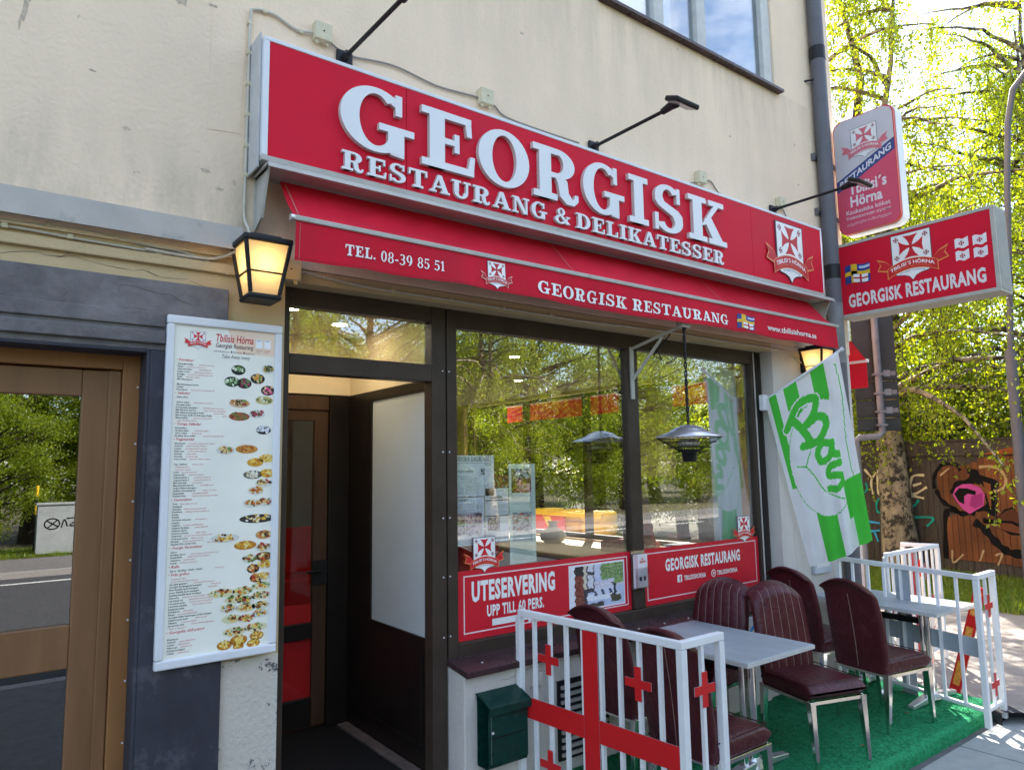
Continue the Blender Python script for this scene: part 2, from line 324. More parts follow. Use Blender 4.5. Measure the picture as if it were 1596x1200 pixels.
def slab(mb, fr, t, box, h0, h1, mat, side=None, col=None, gap=.10, warp=None):
    """slab-serif lettering fitted into box; each stroke a hair lower than the last so none coincide"""
    w = sum(SLAB[c][0]+gap for c in t)-gap; u0, u1, v0, v1 = box; sx = (u1-u0)/w; sy = v1-v0; x = 0
    for c in t:
        a, ps = SLAB[c]
        for i, p in enumerate(ps):
            hh = h1-i*.0003
            if p[0] == 'ring':
                outer = []; inner = []
                for q in p[1]:
                    pts = [(u0+(x+px)*sx, v0+py*sy) for px, py in q]
                    if warp: pts = [warp(*z) for z in pts]
                    mb.prism(pts, fr, None, hh, mat, col)
                    if h0 is not None:
                        for e, (i0, i1) in enumerate(((0, 1), (3, 2))):
                            A, B = pts[i0], pts[i1]
                            vs = [fr(*A, h0), fr(*B, h0), fr(*B, hh), fr(*A, hh)]
                            mb.add(vs, [(0, 1, 2, 3) if e == 0 else (3, 2, 1, 0)], side or mat, False, col)
                if h0 is not None and not p[2]:
                    for q, (i0, i1) in ((p[1][0], (0, 3)), (p[1][-1], (1, 2))):
                        A, B = [(u0+(x+q[k][0])*sx, v0+q[k][1]*sy) for k in (i0, i1)]
                        mb.add([fr(*A, h0), fr(*B, h0), fr(*B, hh), fr(*A, hh)], [(0, 1, 2, 3)], side or mat, False, col)
            else:
                pts = [(u0+(x+px)*sx, v0+py*sy) for px, py in p]
                if warp: pts = [warp(*z) for z in pts]
                mb.prism(pts, fr, h0, hh, mat, col, side)
        x += a+gap
WHITE = s2l('f4f2f0'); RED = s2l('d01426'); DRED = s2l('a01020')
def cross_pattee(cx, cy, r, sx=1.):
    out = []
    for k in range(4):
        a = R(90*k); ca, sa = math.cos(a), math.sin(a)
        q = [(.10, .10), (.34, .17), (.68, .34), (1., .62), (.92, 0), (1., -.62), (.68, -.34), (.34, -.17), (.10, -.10)]
        out.append([(cx+(x*ca-y*sa)*r*sx, cy+(x*sa+y*ca)*r) for x, y in q])
    out.append([(cx+x*r*sx, cy+y*r) for x, y in ((.12, .12), (-.12, .12), (-.12, -.12), (.12, -.12))])
    return out
def emblem(mb, fr, cx, cy, w, mat=None, rib=RED, edge=s2l('f0a060'), sx=1., h=0., fade=None, thick=None, shieldh=1.):
    """coat of arms: white shield with a red cross pattee, ribbon with the house name"""
    mat = mat or PRINT; mixc = (lambda c: tuple(x+(y-x)*fade[1] for x, y in zip(c, fade[0]))) if fade else (lambda c: c)
    P = lambda pts: [(cx+x*w*sx, cy+y*w*shieldh) for x, y in pts]
    E = .0006
    sh = [(-.29, .37), (.29, .37), (.29, -.17), (.24, -.27), (.12, -.29), (.05, -.32), (0, -.385), (-.05, -.32), (-.12, -.29), (-.24, -.27), (-.29, -.17)]
    mb.prism(P([(x*1.045, y*1.03) for x, y in sh]), fr, thick and 0, h+E, mat, mixc(s2l('5a4048')))
    mb.prism(P(sh), fr, None, h+2*E, mat, mixc(WHITE))
    def poly(ps, c, k):
        for p in ps: mb.prism(P(p), fr, None, h+k*E, mat, mixc(c))
    poly(cross_pattee(0, .155, .185), rib, 3)
    for x, y in ((-.22, .30), (.22, .30), (-.22, 0), (.22, 0)): poly(cross_pattee(x, y, .04), s2l('8c1a2c'), 3)
    arc = lambda x: -.05-.75*x*x
    for k, (g, c) in enumerate(((.012, edge), (0., rib))):
        for s in (-1, 1):
            t = [(s*.30, -.11), (s*.40, -.02), (s*.52, .02+g*2), (s*.47, -.06), (s*.52, -.13-g), (s*.40, -.16-g*2), (s*.30, -.2)]
            mb.prism(P([(x+s*g*1.5*(abs(x) > .45), y+g*(y > -.1)) for x, y in t]), fr, None, h+(4+k)*E, mat, mixc(c))
        xs = [(-.37-g)+(.74+2*g)*i/12 for i in range(13)]
        band = [(x, arc(x)+g) for x in xs]+[(x, arc(x)-.145-g) for x in xs[::-1]]
        for i in range(12):
            mb.prism(P([band[i], band[i+1], band[24-i], band[25-i]]), fr, None, h+(6+k)*E, mat, mixc(c))
    wp = lambda u, v: (cx+u*w*sx, cy+(v+arc(u))*w*shieldh)
    text(mb, fr, 'TBILISI´S HÖRNA', (-.33, .33, -.085, -.015), h+8*E, mat, mixc(WHITE), .02, warp=wp)
    text(mb, fr, 'GEORGISK RESTAURANG', (-.28, .28, -.125, -.10), h+8*E, mat, mixc(edge), .0, res=1, warp=wp)
    text(mb, fr, 'Georgisk restaurang', (-.19, .19, -.20, -.168), h+8*E, mat, mixc(s2l('5c6ca0')), .0, res=1, warp=wp)
# ================================================================= materials used by the place
m_wall = plaster('cream_plaster', (.84, .655, .48), (.68, .53, .40), .8)
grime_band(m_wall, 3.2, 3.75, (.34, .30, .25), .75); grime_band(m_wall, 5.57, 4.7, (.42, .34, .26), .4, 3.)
m_ochre = plaster('ochre_plaster', (.56, .43, .25), (.40, .31, .20), .5)
m_white = plaster('white_plinth_plaster', (.62, .57, .53), (.42, .38, .36), .75, (.12, .11, .12))
m_peel = plaster('peeling_plaster', (.60, .54, .47), (.46, .42, .40), .95, (.09, .085, .10), .4, .60)
m_slate = M('slate_paint', (.045, .044, .058), .7, .35, 3, .5, 18, vscale=(1, 1, .5), dirt=.5, dcol=(.22, .21, .23), dscale=5, dlo=.55, dhi=.75)
m_slate2 = M('worn_slate_paint', (.185, .168, .170), .75, .35, 3.5, .7, 14, dirt=.85, dcol=(.075, .070, .080), dscale=2.6, dlo=.40, dhi=.66)
m_flash = M('grey_flashing', (.46, .42, .385), .45, .12, 4, .05, 30, dirt=.5, dcol=(.12, .11, .10), dscale=7, dlo=.6, dhi=.75)
m_alu = M('brushed_aluminium', (.72, .73, .76), .30, .06, 3, metal=.85, dirt=.25, dcol=(.30, .28, .26), dscale=9)
m_whal = M('white_aluminium', (.74, .74, .77), .32, .04, 3, dirt=.2, dcol=(.4, .38, .36), dscale=8)
m_brown = M('dark_brown_paint', (.050, .034, .026), .42, .2, 5, .03, 80, dirt=.15, dcol=(.14, .11, .09), dscale=12)
m_black = M('near_black_wood', (.014, .010, .009), .4, .25, 6, .05, 60)
m_doorb = M('door_brown', (.22, .11, .052), .38, .14, 4, .03, 90, vscale=(3, 3, .4))
m_doord = M('dark_door_brown', (.075, .040, .024), .4, .2, 5, .03, 90, vscale=(3, 3, .4))
m_trim = M('orange_brown_trim', (.30, .135, .050), .4, .12, 5, .03, 80, vscale=(3, 3, .4))
m_sill = M('sill_sheet', (.055, .030, .032), .28, .2, 6, .04, 40, dirt=.25, dcol=(.2, .17, .17), dscale=9)
m_cream = M('cream_paint', (.82, .70, .50), .7, .05, 2)
m_red = M('red_sign_face', (.66, .012, .036), .5, .05, 2, spec=.12, dirt=.3, dcol=(.42, .03, .05), dscale=2.2, dlo=.48, dhi=.75)
m_awn = M('awning_fabric', (.62, .008, .030), .85, .12, 4, .12, 220, vscale=(1, 1, .3), dirt=.45, dcol=(.36, .02, .04), dscale=2.4, dlo=.45, dhi=.75)
m_lett = M('letter_acrylic', (.78, .78, .80), .35, .03, 3)
m_letts = M('letter_side', (.60, .54, .52), .5, .1, 5)
m_pipe = M('pipe_grey', (.115, .11, .125), .5, .12, 3, .05, 30, dirt=.3, dcol=(.2, .19, .19), dscale=8)
m_dark = M('black_metal', (.012, .012, .014), .45, .2, 10)
m_cable = M('cable_sheath', (.55, .50, .42), .6, .12, 10)
m_box = M('ivory_plastic', (.62, .55, .38), .5, .1, 10, dirt=.3, dcol=(.25, .2, .15), dscale=20)
m_chrome = M('chrome', (.78, .77, .74), .12, .05, 8, metal=1.)
m_leather = M('burgundy_leather', (.072, .013, .017), .30, .3, 5, .35, 38, dirt=.3, dcol=(.20, .085, .08), dscale=6)
m_thread = M('pale_thread', (.36, .24, .20), .7, .1, 20)
m_table = M('grey_laminate', (.36, .39, .41), .38, .16, 9, .02, 50, vscale=(1, .3, 1), dirt=.3, dcol=(.5, .52, .54), dscale=5)
m_tedge = M('table_edge', (.55, .54, .52), .4, .1, 20)
m_fwhite = M('white_lacquered_steel', (.80, .79, .80), .4, .05, 6, dirt=.5, dcol=(.42, .36, .30), dscale=11, dlo=.6, dhi=.74)
m_fred = M('red_plate', (.62, .015, .018), .4, .06, 5, dirt=.15, dcol=(.40, .03, .02), dscale=8)
m_fback = M('grey_plate_back', (.40, .43, .47), .5, .06, 5)
m_turf = M('green_carpet', (.028, .35, .14), .95, .35, 35, .8, 260, dirt=.3, dcol=(.03, .09, .05), dscale=5)
m_mail = M('green_enamel', (.006, .040, .032), .3, .2, 8, .05, 60, dirt=.12, dcol=(.2, .22, .2), dscale=18)
m_mat = M('black_rubber_mat', (.008, .008, .010), .8, .3, 50, .6, 180)
m_tile = M('floor_tile', (.14, .115, .11), .5, .3, 9, .1, 30)
m_pane = glass('window_glass', .19, (.97, .985, .98))
m_panei = glass('inner_glass', .03, (.98, .98, .98))
m_pane2 = glass('old_door_glass', .24, (.5, .5, .5))
m_pane3 = glass('upper_window_glass', .22, (.8, .85, .9))
m_frost = M('frosted_panel', (.56, .62, .68), .22, .05, 1.2)
m_asph = M('asphalt', (.060, .060, .065), .85, .3, 14, .5, 200)
m_pave = M('pavement_asphalt', (.15, .14, .14), .85, .22, 9, .5, 170, dirt=.3, dcol=(.22, .20, .18), dscale=2)
m_path = M('sandy_path', (.34, .29, .25), .9, .18, 5, .5, 120, dirt=.5, dcol=(.18, .15, .12), dscale=1.4)
m_slab = M('concrete_slab', (.36, .37, .35), .8, .12, 8, .2, 90, dirt=.3, dcol=(.2, .2, .2))
m_kerb = M('granite_kerb', (.30, .28, .27), .75, .3, 40, .2, 90)
m_soil = M('soil', (.10, .085, .055), .95, .35, 6, .6, 60)
m_wood = M('light_wood', (.50, .38, .24), .45, .2, 5, .03, 40, vscale=(.5, 5, 5))
m_dwood = M('dark_floor', (.045, .024, .016), .4, .3, 5, vscale=(.5, 5, 5))
m_redv = M('red_vinyl', (.58, .014, .018), .4, .1, 5)
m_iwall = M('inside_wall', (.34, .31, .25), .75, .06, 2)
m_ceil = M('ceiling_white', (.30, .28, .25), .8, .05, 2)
e_lamp = emit('lantern_glow', (1., .58, .19), .50)
e_hot = emit('lantern_core', (1., .72, .22), 1.0)
e_down = emit('downlight_glow', (1., .80, .50), 30.)

# ================================================================= ground
g = MB(); g.box(-160, 160, -160, 160, -.6, -.135, m_soil); kind(g.build('ground'), 'structure')
g = MB(); g.box(-120, 120, -14.4, -4.75, -.30, -.12, m_asph); kind(g.build('road'), 'structure')
g = MB()
for i in range(-8, 14): g.box(i*4., i*4.+1.9, -13.55, -13.43, -.122, -.116, M('road_paint', (.62, .62, .60), .7, .15, 20, dirt=.4, dscale=12))
kind(g.build('road_marking'), 'structure')
g = MB(); g.box(-40, 6.62, -4.6, .3, -.3, 0, m_pave); kind(g.build('pavement'), 'structure')
g = MB(); g.box(-60, 60, -4.75, -4.6, -.3, .0, m_kerb); g.box(-120, 120, -14.55, -14.4, -.3, .0, m_kerb); kind(g.build('kerb'), 'structure')
g = MB(); g.box(-120, 120, -17.3, -14.55, -.3, -.004, m_pave); kind(g.build('far_pavement'), 'structure')
g = MB(); g.box(6.62, 11.0, -4.6, 40, -.3, -.006, m_path); kind(g.build('sandy_path'), 'structure')
g = MB()
for i in range(9): g.box(5.05+i*.62, 5.655+i*.62, -2.02, -1.47, -.1, .006, m_slab)
kind(g.build('paving_border'), 'structure')
g = MB(); g.box(11.0, 15.6, -12, 45, -.3, -.002, m_soil); g.box(-120, 120, -60, -17.3, -.3, .0, m_soil); kind(g.build('lawn_soil'), 'structure')

# ================================================================= the building
B = thing('restaurant_building', 'cream plastered corner building with the red restaurant front on its street floor', 'building', (0, 0, 0))
def wall_holes(mb, a0, a1, z0, z1, holes, d0, d1, mat, fr):
    us = sorted({a0, a1, *[h[0] for h in holes], *[h[1] for h in holes]}); vs = sorted({z0, z1, *[h[2] for h in holes], *[h[3] for h in holes]})
    us = [u for u in us if a0 <= u <= a1]; vs = [v for v in vs if z0 <= v <= z1]
    inh = lambda u, v: any(h[0] < u < h[1] and h[2] < v < h[3] for h in holes)
    sol = lambda i, j: 0 <= i < len(us)-1 and 0 <= j < len(vs)-1 and not inh((us[i]+us[i+1])/2, (vs[j]+vs[j+1])/2)
    q = lambda u, v, h: fr(u, v, h)
    for i in range(len(us)-1):
        for j in range(len(vs)-1):
            if not sol(i, j): continue
            A, Bb, Cc, D = (us[i], vs[j]), (us[i+1], vs[j]), (us[i+1], vs[j+1]), (us[i], vs[j+1])
            mb.add([q(*p, d1) for p in (A, Bb, Cc, D)], [(0, 1, 2, 3)], mat); mb.add([q(*p, d0) for p in (A, Bb, Cc, D)], [(3, 2, 1, 0)], mat)
            for (p, r, di, dj) in ((A, Bb, 0, -1), (Bb, Cc, 1, 0), (Cc, D, 0, 1), (D, A, -1, 0)):
                if not sol(i+di, j+dj): mb.add([q(*p, d1), q(*p, d0), q(*r, d0), q(*r, d1)], [(0, 1, 2, 3)], mat)
F0 = facade(0)
b = MB(); wall_holes(b, -9, 7.08, 3.075, 15.5, [(3.68, 6.02, 5.58, 7.3), (-4.5, -2.2, 5.58, 7.3), (.2, 2.5, 8.7, 10.4), (3.68, 6.02, 8.7, 10.4)], -.15, .15, m_wall, F0)
b.build('upper_wall', B)
fw_ = facade(-.15)
for (x, z, w, h, a) in ((.08, 4.05, .022, .16, -12), (.66, 4.45, .05, .028, 20), (.72, 4.36, .06, .05, 0), (.86, 3.50, .05, .02, 15), (.93, 3.42, .04, .018, 0), (.50, 3.62, .03, .02, 0), (1.0, 3.47, .018, .03, 0), (.35, 3.86, .03, .012, 30), (.87, 4.39, .05, .015, -8), (5.25, 4.9, .03, .02, 0), (6.3, 5.1, .02, .035, 0), (6.32, 4.7, .02, .03, 0), (2.9, 5.0, .04, .02, 0)):
    b = MB(); b.prism([(x+w*.5*(1+.35*math.sin(q*2.3+x*40))*math.cos(R(q*30))*math.cos(R(a))-h*.5*math.sin(R(q*30))*math.sin(R(a)), z+h*.5*(1+.3*math.sin(q*3.1+z*9))*math.sin(R(q*30))) for q in range(12)], fw_, None, .0012, M('scuff_mark', (.54, .43, .33), .9, .3, 40)); b.build('scuff_mark', B)
b = MB(); wall_holes(b, -9, 1.28, 0, 3.075, [(-.95, .64, -.01, 2.57)], -.15, .135, m_ochre, F0); b.build('lower_wall', B)
b = MB(); b.box(1.001, 1.279, -.141, -.134, 0, 1.10, m_peel); b.build('peeling_patch', B, .002)
b = MB(); b.prism([(.86, 3.72), (1.02, 3.74), (1.04, 4.36), (.865, 4.38)], facade(-.15), -.002, .0025, m_wall); b.build('plaster_patch', B, .001)
b = MB(); b.box(5.70, 7.06, -.148, .15, 0, 3.07, m_white); b.build('corner_pier', B)
b = MB(); b.box(1.281, 5.70, -.148, .15, 3.0, 3.07, m_ochre); b.build('lintel', B)
b = MB(); b.box(2.345, 5.70, -.20, .10, 0, .83, m_white); b.build('plinth_wall', B, .008)
b = MB()
b.box(-9, 1.02, -.215, -.155, 3.125, 3.215, m_flash)
b.add([(-9, -.215, 3.215), (1.02, -.215, 3.215), (1.02, -.155, 3.235), (-9, -.155, 3.235)], [(0, 1, 2, 3)], m_flash)
b.box(-9, 1.03, -.222, -.215, 3.10, 3.218, m_flash)
b.build('metal_flashing', B)
b = MB(); b.box(-9, 1.27, -.162, -.135, 2.985, 3.035, m_ochre); b.build('plaster_ledge', B, .006)
# portal of the neighbouring door
b = MB()
b.box(-1.35, .985, -.172, -.135, 2.57, 2.905, m_slate2); b.box(-1.0, .70, -.195, -.172, 2.60, 2.66, m_slate2); b.box(-1.0, .70, -.185, -.172, 2.68, 2.75, m_slate2)
b.box(.64, 1.0, -.170, -.135, 0, 2.57, m_slate); b.box(-1.35, -.95, -.170, -.135, 0, 2.57, m_slate)
b.box(.626, .6415, -.1715, -.014, 0, 2.572, m_slate); b.box(-.95, .626, -.1715, -.014, 2.556, 2.5715, m_slate)
b.build('slate_portal', B, .006)
b = MB(); wall_holes(b, .152, 9, 0, 15.5, [(1.3, 6.65, 1.0, 3.03)], 6.85, 7.08, m_wall, frame((0, 0, 0), (0, 1, 0), (0, 0, 1), (1, 0, 0)))
b.build('side_wall', B)
b = MB(); b.box(-9, 6.85, 8.8, 9, 0, 15.5, m_wall); b.box(-9, -8.8, .15, 8.8, 0, 15.5, m_wall); b.build('rear_walls', B)
b = MB(); b.box(-9.3, 7.4, -.5, 9.3, 15.5, 15.8, m_flash); b.build('roof', B)
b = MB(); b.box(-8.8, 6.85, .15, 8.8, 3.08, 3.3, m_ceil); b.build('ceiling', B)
b = MB(); b.box(-8.8, 6.85, .02, 8.8, -.05, .2, m_dwood); b.build('floor', B)
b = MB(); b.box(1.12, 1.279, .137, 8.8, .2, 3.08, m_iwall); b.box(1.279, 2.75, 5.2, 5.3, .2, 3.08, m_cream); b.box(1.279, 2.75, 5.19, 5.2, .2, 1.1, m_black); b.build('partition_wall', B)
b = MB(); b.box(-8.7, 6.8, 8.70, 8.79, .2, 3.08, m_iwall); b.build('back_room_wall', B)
# upper window
def upper_window(x0, x1, z0, z1):
    w = MB(); y0, y1 = -.12, -.04
    xs = [x0, x0+(x1-x0)*.30, x0+(x1-x0)*.54, x1]
    w.box(x0, x1, y0, y1, z0, z0+.06, m_fwh); w.box(x0, x1, y0, y1, z1-.06, z1, m_fwh)
    w.box(x0, x0+.08, y0, y1, z0+.06, z1-.06, m_fwh); w.box(x1-.14, x1, y0-.012, y1, z0+.06, z1-.06, m_fwh)
    for x in xs[1:3]: w.box(x-.06, x+.06, y0-.012, y1, z0+.06, z1-.06, m_fwh)
    o = w.build('window_frame', B, .006)
    p = MB(); p.box(x0+.08, x1-.14, -.086, -.08, z0+.06, z1-.06, m_pane3); p.build('pane', o)
    p = MB(); p.box(x0-.03, x1+.05, -.215, -.10, z0-.03, z0-.004, m_sill); p.build('window_sill', o)
    c = MB()
    for a, e in ((x0+.1, xs[1]+.35), (xs[2]+.1, xs[2]+.12)):
        c.sheet(lambda u, v: (a+(e-a)*u, .02+.02*math.sin(u*34), z0+.1+(z1-z0-.2)*v), 40, 2, m_curt)
    c.build('curtain', o)
    q = MB(); q.box(x0-.3, x1+.3, 1.2, 1.25, z0-.3, z1+.3, m_iwall); q.build('room_wall', o)
m_fwh = M('weathered_white_paint', (.55, .53, .50), .55, .1, 8, .1, 60, dirt=.35, dcol=(.25, .22, .2), dscale=14)
m_curt = M('sheer_curtain', (.55, .58, .60), .8, .08, 3)
upper_window(3.68, 6.02, 5.58, 7.3)

# brown neighbouring door
d = MB()
d.box(.555, .66, -.01, .06, .05, 2.62, m_trim); d.box(-1.0, .555, -.012, .06, 2.49, 2.62, m_trim)
o = d.build('door_frame', B, .005)
d = MB()
d.box(.395, .553, .022, .07, .1, 2.485, m_doorb); d.box(-.9, .395, .022, .07, 2.36, 2.485, m_doorb); d.box(-.9, .395, .020, .07, 1.145, 1.335, m_doorb)
d.box(-.9, .395, .022, .07, .1, .3, m_doorb); d.box(.50, .553, .008, .022, .1, 2.485, m_doorb)
dd = d.build('entrance_door', B, .006)
d = MB(); d.box(-.88, .395, .045, .051, 1.335, 2.36, m_pane2); d.box(-.88, .395, .045, .051, .3, 1.145, m_pane2); d.build('pane', dd)
for i in range(9):
    z = .25+i*.27; d = MB(); d.tube([(.62, -.013, z), (.62, -.0105, z)], .005, m_whal, 8); d.build('screw_head', o)
d = MB(); d.box(-2.5, 1.1, 2.5, 2.6, .2, 3.0, m_black); d.build('stairwell_wall', B)

# restaurant doorway: frame, transom, vestibule
d = MB()
d.box(1.281, 1.345, -.035, .06, .2, 3.0, m_brown); d.box(2.235, 2.335, -.035, .06, .2, 3.0, m_brown)
d.box(1.345, 2.235, -.035, .06, 2.53, 2.635, m_brown); d.box(1.345, 2.235, -.03, .06, 2.90, 3.0, m_brown)
df = d.build('doorway_frame', B, .005)
d = MB(); d.box(1.345, 2.235, .006, .012, 2.635, 2.90, m_pane); d.build('transom_pane', df)
d = MB(); d.box(1.281, 2.34, -.06, 1.3, .17, .206, m_mat); d.build('threshold', B, .004)
d = MB(); d.box(1.281, 2.345, .065, 1.25, 2.985, 3.04, m_cream); d.build('vestibule_ceiling', B)
d = MB(); d.box(1.281, 2.255, 1.20, 1.30, 2.5545, 2.984, m_cream); d.box(2.2555, 2.33, .065, 1.30, 2.5545, 2.984, m_cream); d.build('vestibule_wall', B)
d = MB()
d.box(2.255, 2.33, .065, 1.25, .2, .98, m_black); d.box(2.255, 2.33, .065, 1.25, 2.485, 2.553, m_black)
d.box(2.255, 2.33, .065, .095, .98, 2.485, m_black); d.box(2.255, 2.33, .84, 1.25, .98, 2.485, m_black)
d.box(2.247, 2.255, .12, 1.0, .34, .36, m_black); d.box(2.247, 2.255, .12, .14, .36, .88, m_black)
sp = d.build('vestibule_side_panel', B, .004)
d = MB(); d.box(2.268, 2.30, .095, .84, .98, 2.485, m_frost); d.build('frosted_pane', sp)
d = MB()
for i in range(5): d.box(2.17, 2.25, .06+i*.225, .28+i*.225, .19, .222, m_tile)
d.build('tile_strip', B, .004)
d = MB(); d.box(2.10, 2.254, 1.2, 1.3, .2, 2.553, m_black); d.box(1.281, 2.10, 1.22, 1.3, 2.44, 2.553, m_doord); d.build('inner_door_frame', B, .004)
d = MB()
d.box(2.0, 2.10, 1.235, 1.285, .23, 2.44, m_doord); d.box(1.30, 1.40, 1.235, 1.285, .23, 2.44, m_doord)
d.box(1.40, 2.0, 1.235, 1.285, .23, .42, m_black); d.box(1.40, 2.0, 1.235, 1.285, .82, .93, m_black); d.box(1.40, 2.0, 1.235, 1.285, 2.36, 2.44, m_doord)
idr = d.build('inner_door', B, .004)
d = MB(); d.box(1.40, 2.0, 1.255, 1.261, .42, .82, m_panei); d.box(1.40, 2.0, 1.255, 1.261, .93, 2.36, m_panei); d.build('pane', idr)
d = MB(); d.box(1.40, 2.0, 1.264, 1.27, .42, .82, m_redv); d.box(1.40, 2.0, 1.264, 1.27, .93, 1.06, m_redv); d.build('red_panel', idr)
d = MB(); d.box(1.99, 2.10, 1.215, 1.235, 1.19, 1.36, m_dark); d.tube([(2.03, 1.22, 1.29), (2.03, 1.16, 1.29), (1.93, 1.155, 1.29)], .011, m_dark); d.build('lock_plate', idr, .006)

# shop window
w = MB()
w.box(2.347, 2.42, -.03, .07, .832, 3.0, m_brown); w.box(3.955, 4.075, -.03, .07, .95, 2.885, m_brown); w.box(5.555, 5.70, -.03, .07, .832, 3.0, m_brown)
w.box(2.42, 5.555, -.03, .07, 2.885, 3.0, m_brown); w.box(2.42, 5.555, -.03, .07, .835, .945, m_brown)
w.box(5.60, 5.66, -.045, -.03, .84, 2.99, m_black); w.box(5.575, 5.59, -.042, -.03, .84, 2.99, m_flash)
sw = w.build('shop_window_frame', B, .005)
p = MB(); p.box(2.42, 3.955, .004, .010, .945, 2.885, m_pane); p.build('pane', sw)
p = MB(); p.box(4.075, 5.555, .004, .010, .945, 2.885, m_pane); p.build('pane', sw)
p = MB(); p.add([(2.335, -.245, .835), (5.72, -.245, .835), (5.72, -.03, .868), (2.335, -.03, .868), (2.335, -.245, .80), (5.72, -.245, .80), (5.72, -.03, .831), (2.335, -.03, .831)],
    [(0, 1, 2, 3), (7, 6, 5, 4), (4, 5, 1, 0), (5, 6, 2, 1), (6, 7, 3, 2), (7, 4, 0, 3)], m_sill); p.build('window_sill', sw, .003)
for i in range(12): p = MB(); p.tube([(2.5+i*.27, -.16, .842), (2.5+i*.27, -.16, .853)], .006, m_whal, 8); p.build('screw_head', sw)
for z in (1.0, 1.35, 1.7, 2.1, 2.6):
    for x, y in ((2.36, -.031), (2.31, -.036)): p = MB(); p.tube([(x, y, z), (x, y-.003, z)], .005, m_whal, 8); p.build('screw_head', sw)
# low grille in the plinth
v = MB(); v.box(3.04, 3.48, -.215, -.198, .17, .65, m_dark)
for i in range(10): v.box(3.06, 3.46, -.232, -.205, .195+i*.045, .215+i*.045, m_flash, T=None)
v.build('vent_grille', B)
v = MB(); v.box(2.83, 2.92, -.222, -.2, .66, .74, m_white); v.box(2.845, 2.905, -.226, -.222, .675, .725, m_white); v.build('wall_hatch', B, .004)
gf = MB(); fr = frame((0, -.2015, 0), (1, 0, 0), (0, 0, 1), (0, -1, 0))
gf.strip([(5.13+.09*math.cos(a), .60+.075*math.sin(a)) for a in [R(40+i*14) for i in range(20)]], .03, fr, .001, PAINT, s2l('3f86c8'))
gf.build('blue_scrawl', B)
# side windows of the corner room
w = MB()
for y in (1.3, 2.58, 3.62, 5.0, 6.57): w.box(6.92, 7.02, y, y+.08, 1.0, 3.03, m_brown)
w.box(6.922, 7.018, 1.3, 6.65, 2.99, 3.028, m_brown); w.box(6.922, 7.018, 1.3, 6.65, 1.002, 1.06, m_brown)
o = w.build('side_window_frame', B, .004)
p = MB(); p.box(6.965, 6.971, 1.38, 6.57, 1.06, 2.99, m_panei); p.build('pane', o)
p = MB(); p.box(6.86, 6.87, 2.0, 2.8, 1.86, 2.98, M('blind_fabric', (.55, .47, .36), .8, .06, 5)); p.build('roller_blind', o)
# ceiling downlights
for x, y in ((1.50, .40), (1.95, .70), (2.5, 1.6), (2.25, 2.6), (4.2, 1.7), (5.4, 3.2)):
    zc = 2.984 if y < 1 else 3.078; d = MB(); d.lathe([(.001, -.004), (.05, -.004), (.062, -.008), (.065, 0)], m_whal, (x, y, zc), 20); d.lathe([(.0005, -.0065), (.048, -.0065)], e_down, (x, y, zc), 20); d.build('downlight', B)

# hairline cracks in the plaster, drawn as thin dark brown strips
m_crack = M('dark_crack', (.10, .08, .07), .9)
rnc = random.Random(8)
def crack(x, z, dx, dz, n, y, w=.0024):
    P = [(x, z)]
    for i in range(n): P.append((P[-1][0]+dx/n+rnc.uniform(-.5, .5)*.05, P[-1][1]+dz/n+rnc.uniform(-.5, .5)*.035))
    b = MB(); b.strip(P, [w*rnc.uniform(.4, 1.3) for _ in P], facade(y), .0012, m_crack); b.build('plaster_crack', B)
for a in ((.25, 2.955, .5, -.02, 9, -.135), (.05, 2.94, .25, .03, 6, -.135), (.62, 2.95, .3, -.04, 7, -.135), (2.48, .28, .10, -.24, 6, -.2005), (2.44, .60, .02, .15, 4, -.2005), (5.9, .9, .08, .5, 8, -.149), (5.78, 2.2, .03, .4, 7, -.149), (2.6, .74, .3, .03, 6, -.2005), (.30, 2.80, -.08, -.13, 5, -.1725), (.5, 2.86, .3, -.05, 6, -.1725)): crack(*a)
m_flow = M('weathered_frame', (.46, .44, .40), .55, .1, 6, dirt=.4, dcol=(.2, .18, .15), dscale=10)
# ================================================================= main fascia sign
FX0, FX1, FZ0, FZ1, FY = 1.073, 6.335, 3.545, 4.205, -.345
t = thing('fascia_sign', 'long red fascia sign with raised white slab letters over the restaurant front', 'sign', (3.7, -.25, 3.545))
b = MB()
b.box(FX0, FX1, FY, -.152, FZ1-.022, FZ1, m_whal); b.box(FX0, FX1, FY, -.152, FZ0, FZ0+.028, m_flow)
b.box(FX0, FX0+.03, FY, -.152, FZ0+.028, FZ1-.022, m_whal); b.box(FX1-.022, FX1, FY, -.152, FZ0+.028, FZ1-.022, m_alu)
b.box(FX0-.012, FX0-.001, FY+.03, -.152, FZ0-.03, FZ1+.03, M('sign_side_sheet', (.50, .50, .50), .5, .1, 5, dirt=.4, dcol=(.2, .19, .18), dscale=9))
b.build('sign_box', t, .003)
b = MB()
sx = [FX0+.03, 1.89, 5.21, 5.97, FX1-.022]
for a, e in zip(sx, sx[1:]): b.box(a+.0015, e-.0015, FY+.004, FY+.02, FZ0+.028, FZ1-.022, m_red)
b.build('red_face', t, .0015, 1)
fr = facade(FY+.004)
for i, c in enumerate('GEORGISK'):
    bx = [(1.475, 1.925), (1.975, 2.345), (2.37, 2.765), (2.80, 3.21), (3.235, 3.635), (3.685, 3.885), (3.945, 4.285), (4.345, 4.80)][i]
    q = MB(); slab(q, fr, c, (bx[0], bx[1], 3.742, 4.10), .001, .030, m_lett, m_letts); q.build('letter', t)
q = MB()
slab(q, fr, 'RESTAURANG', (1.492, 2.915, 3.596, 3.702), .001, .022, m_lett, m_letts, gap=.13)
slab(q, fr, '&', (2.982, 3.118, 3.596, 3.702), .001, .022, m_lett, m_letts)
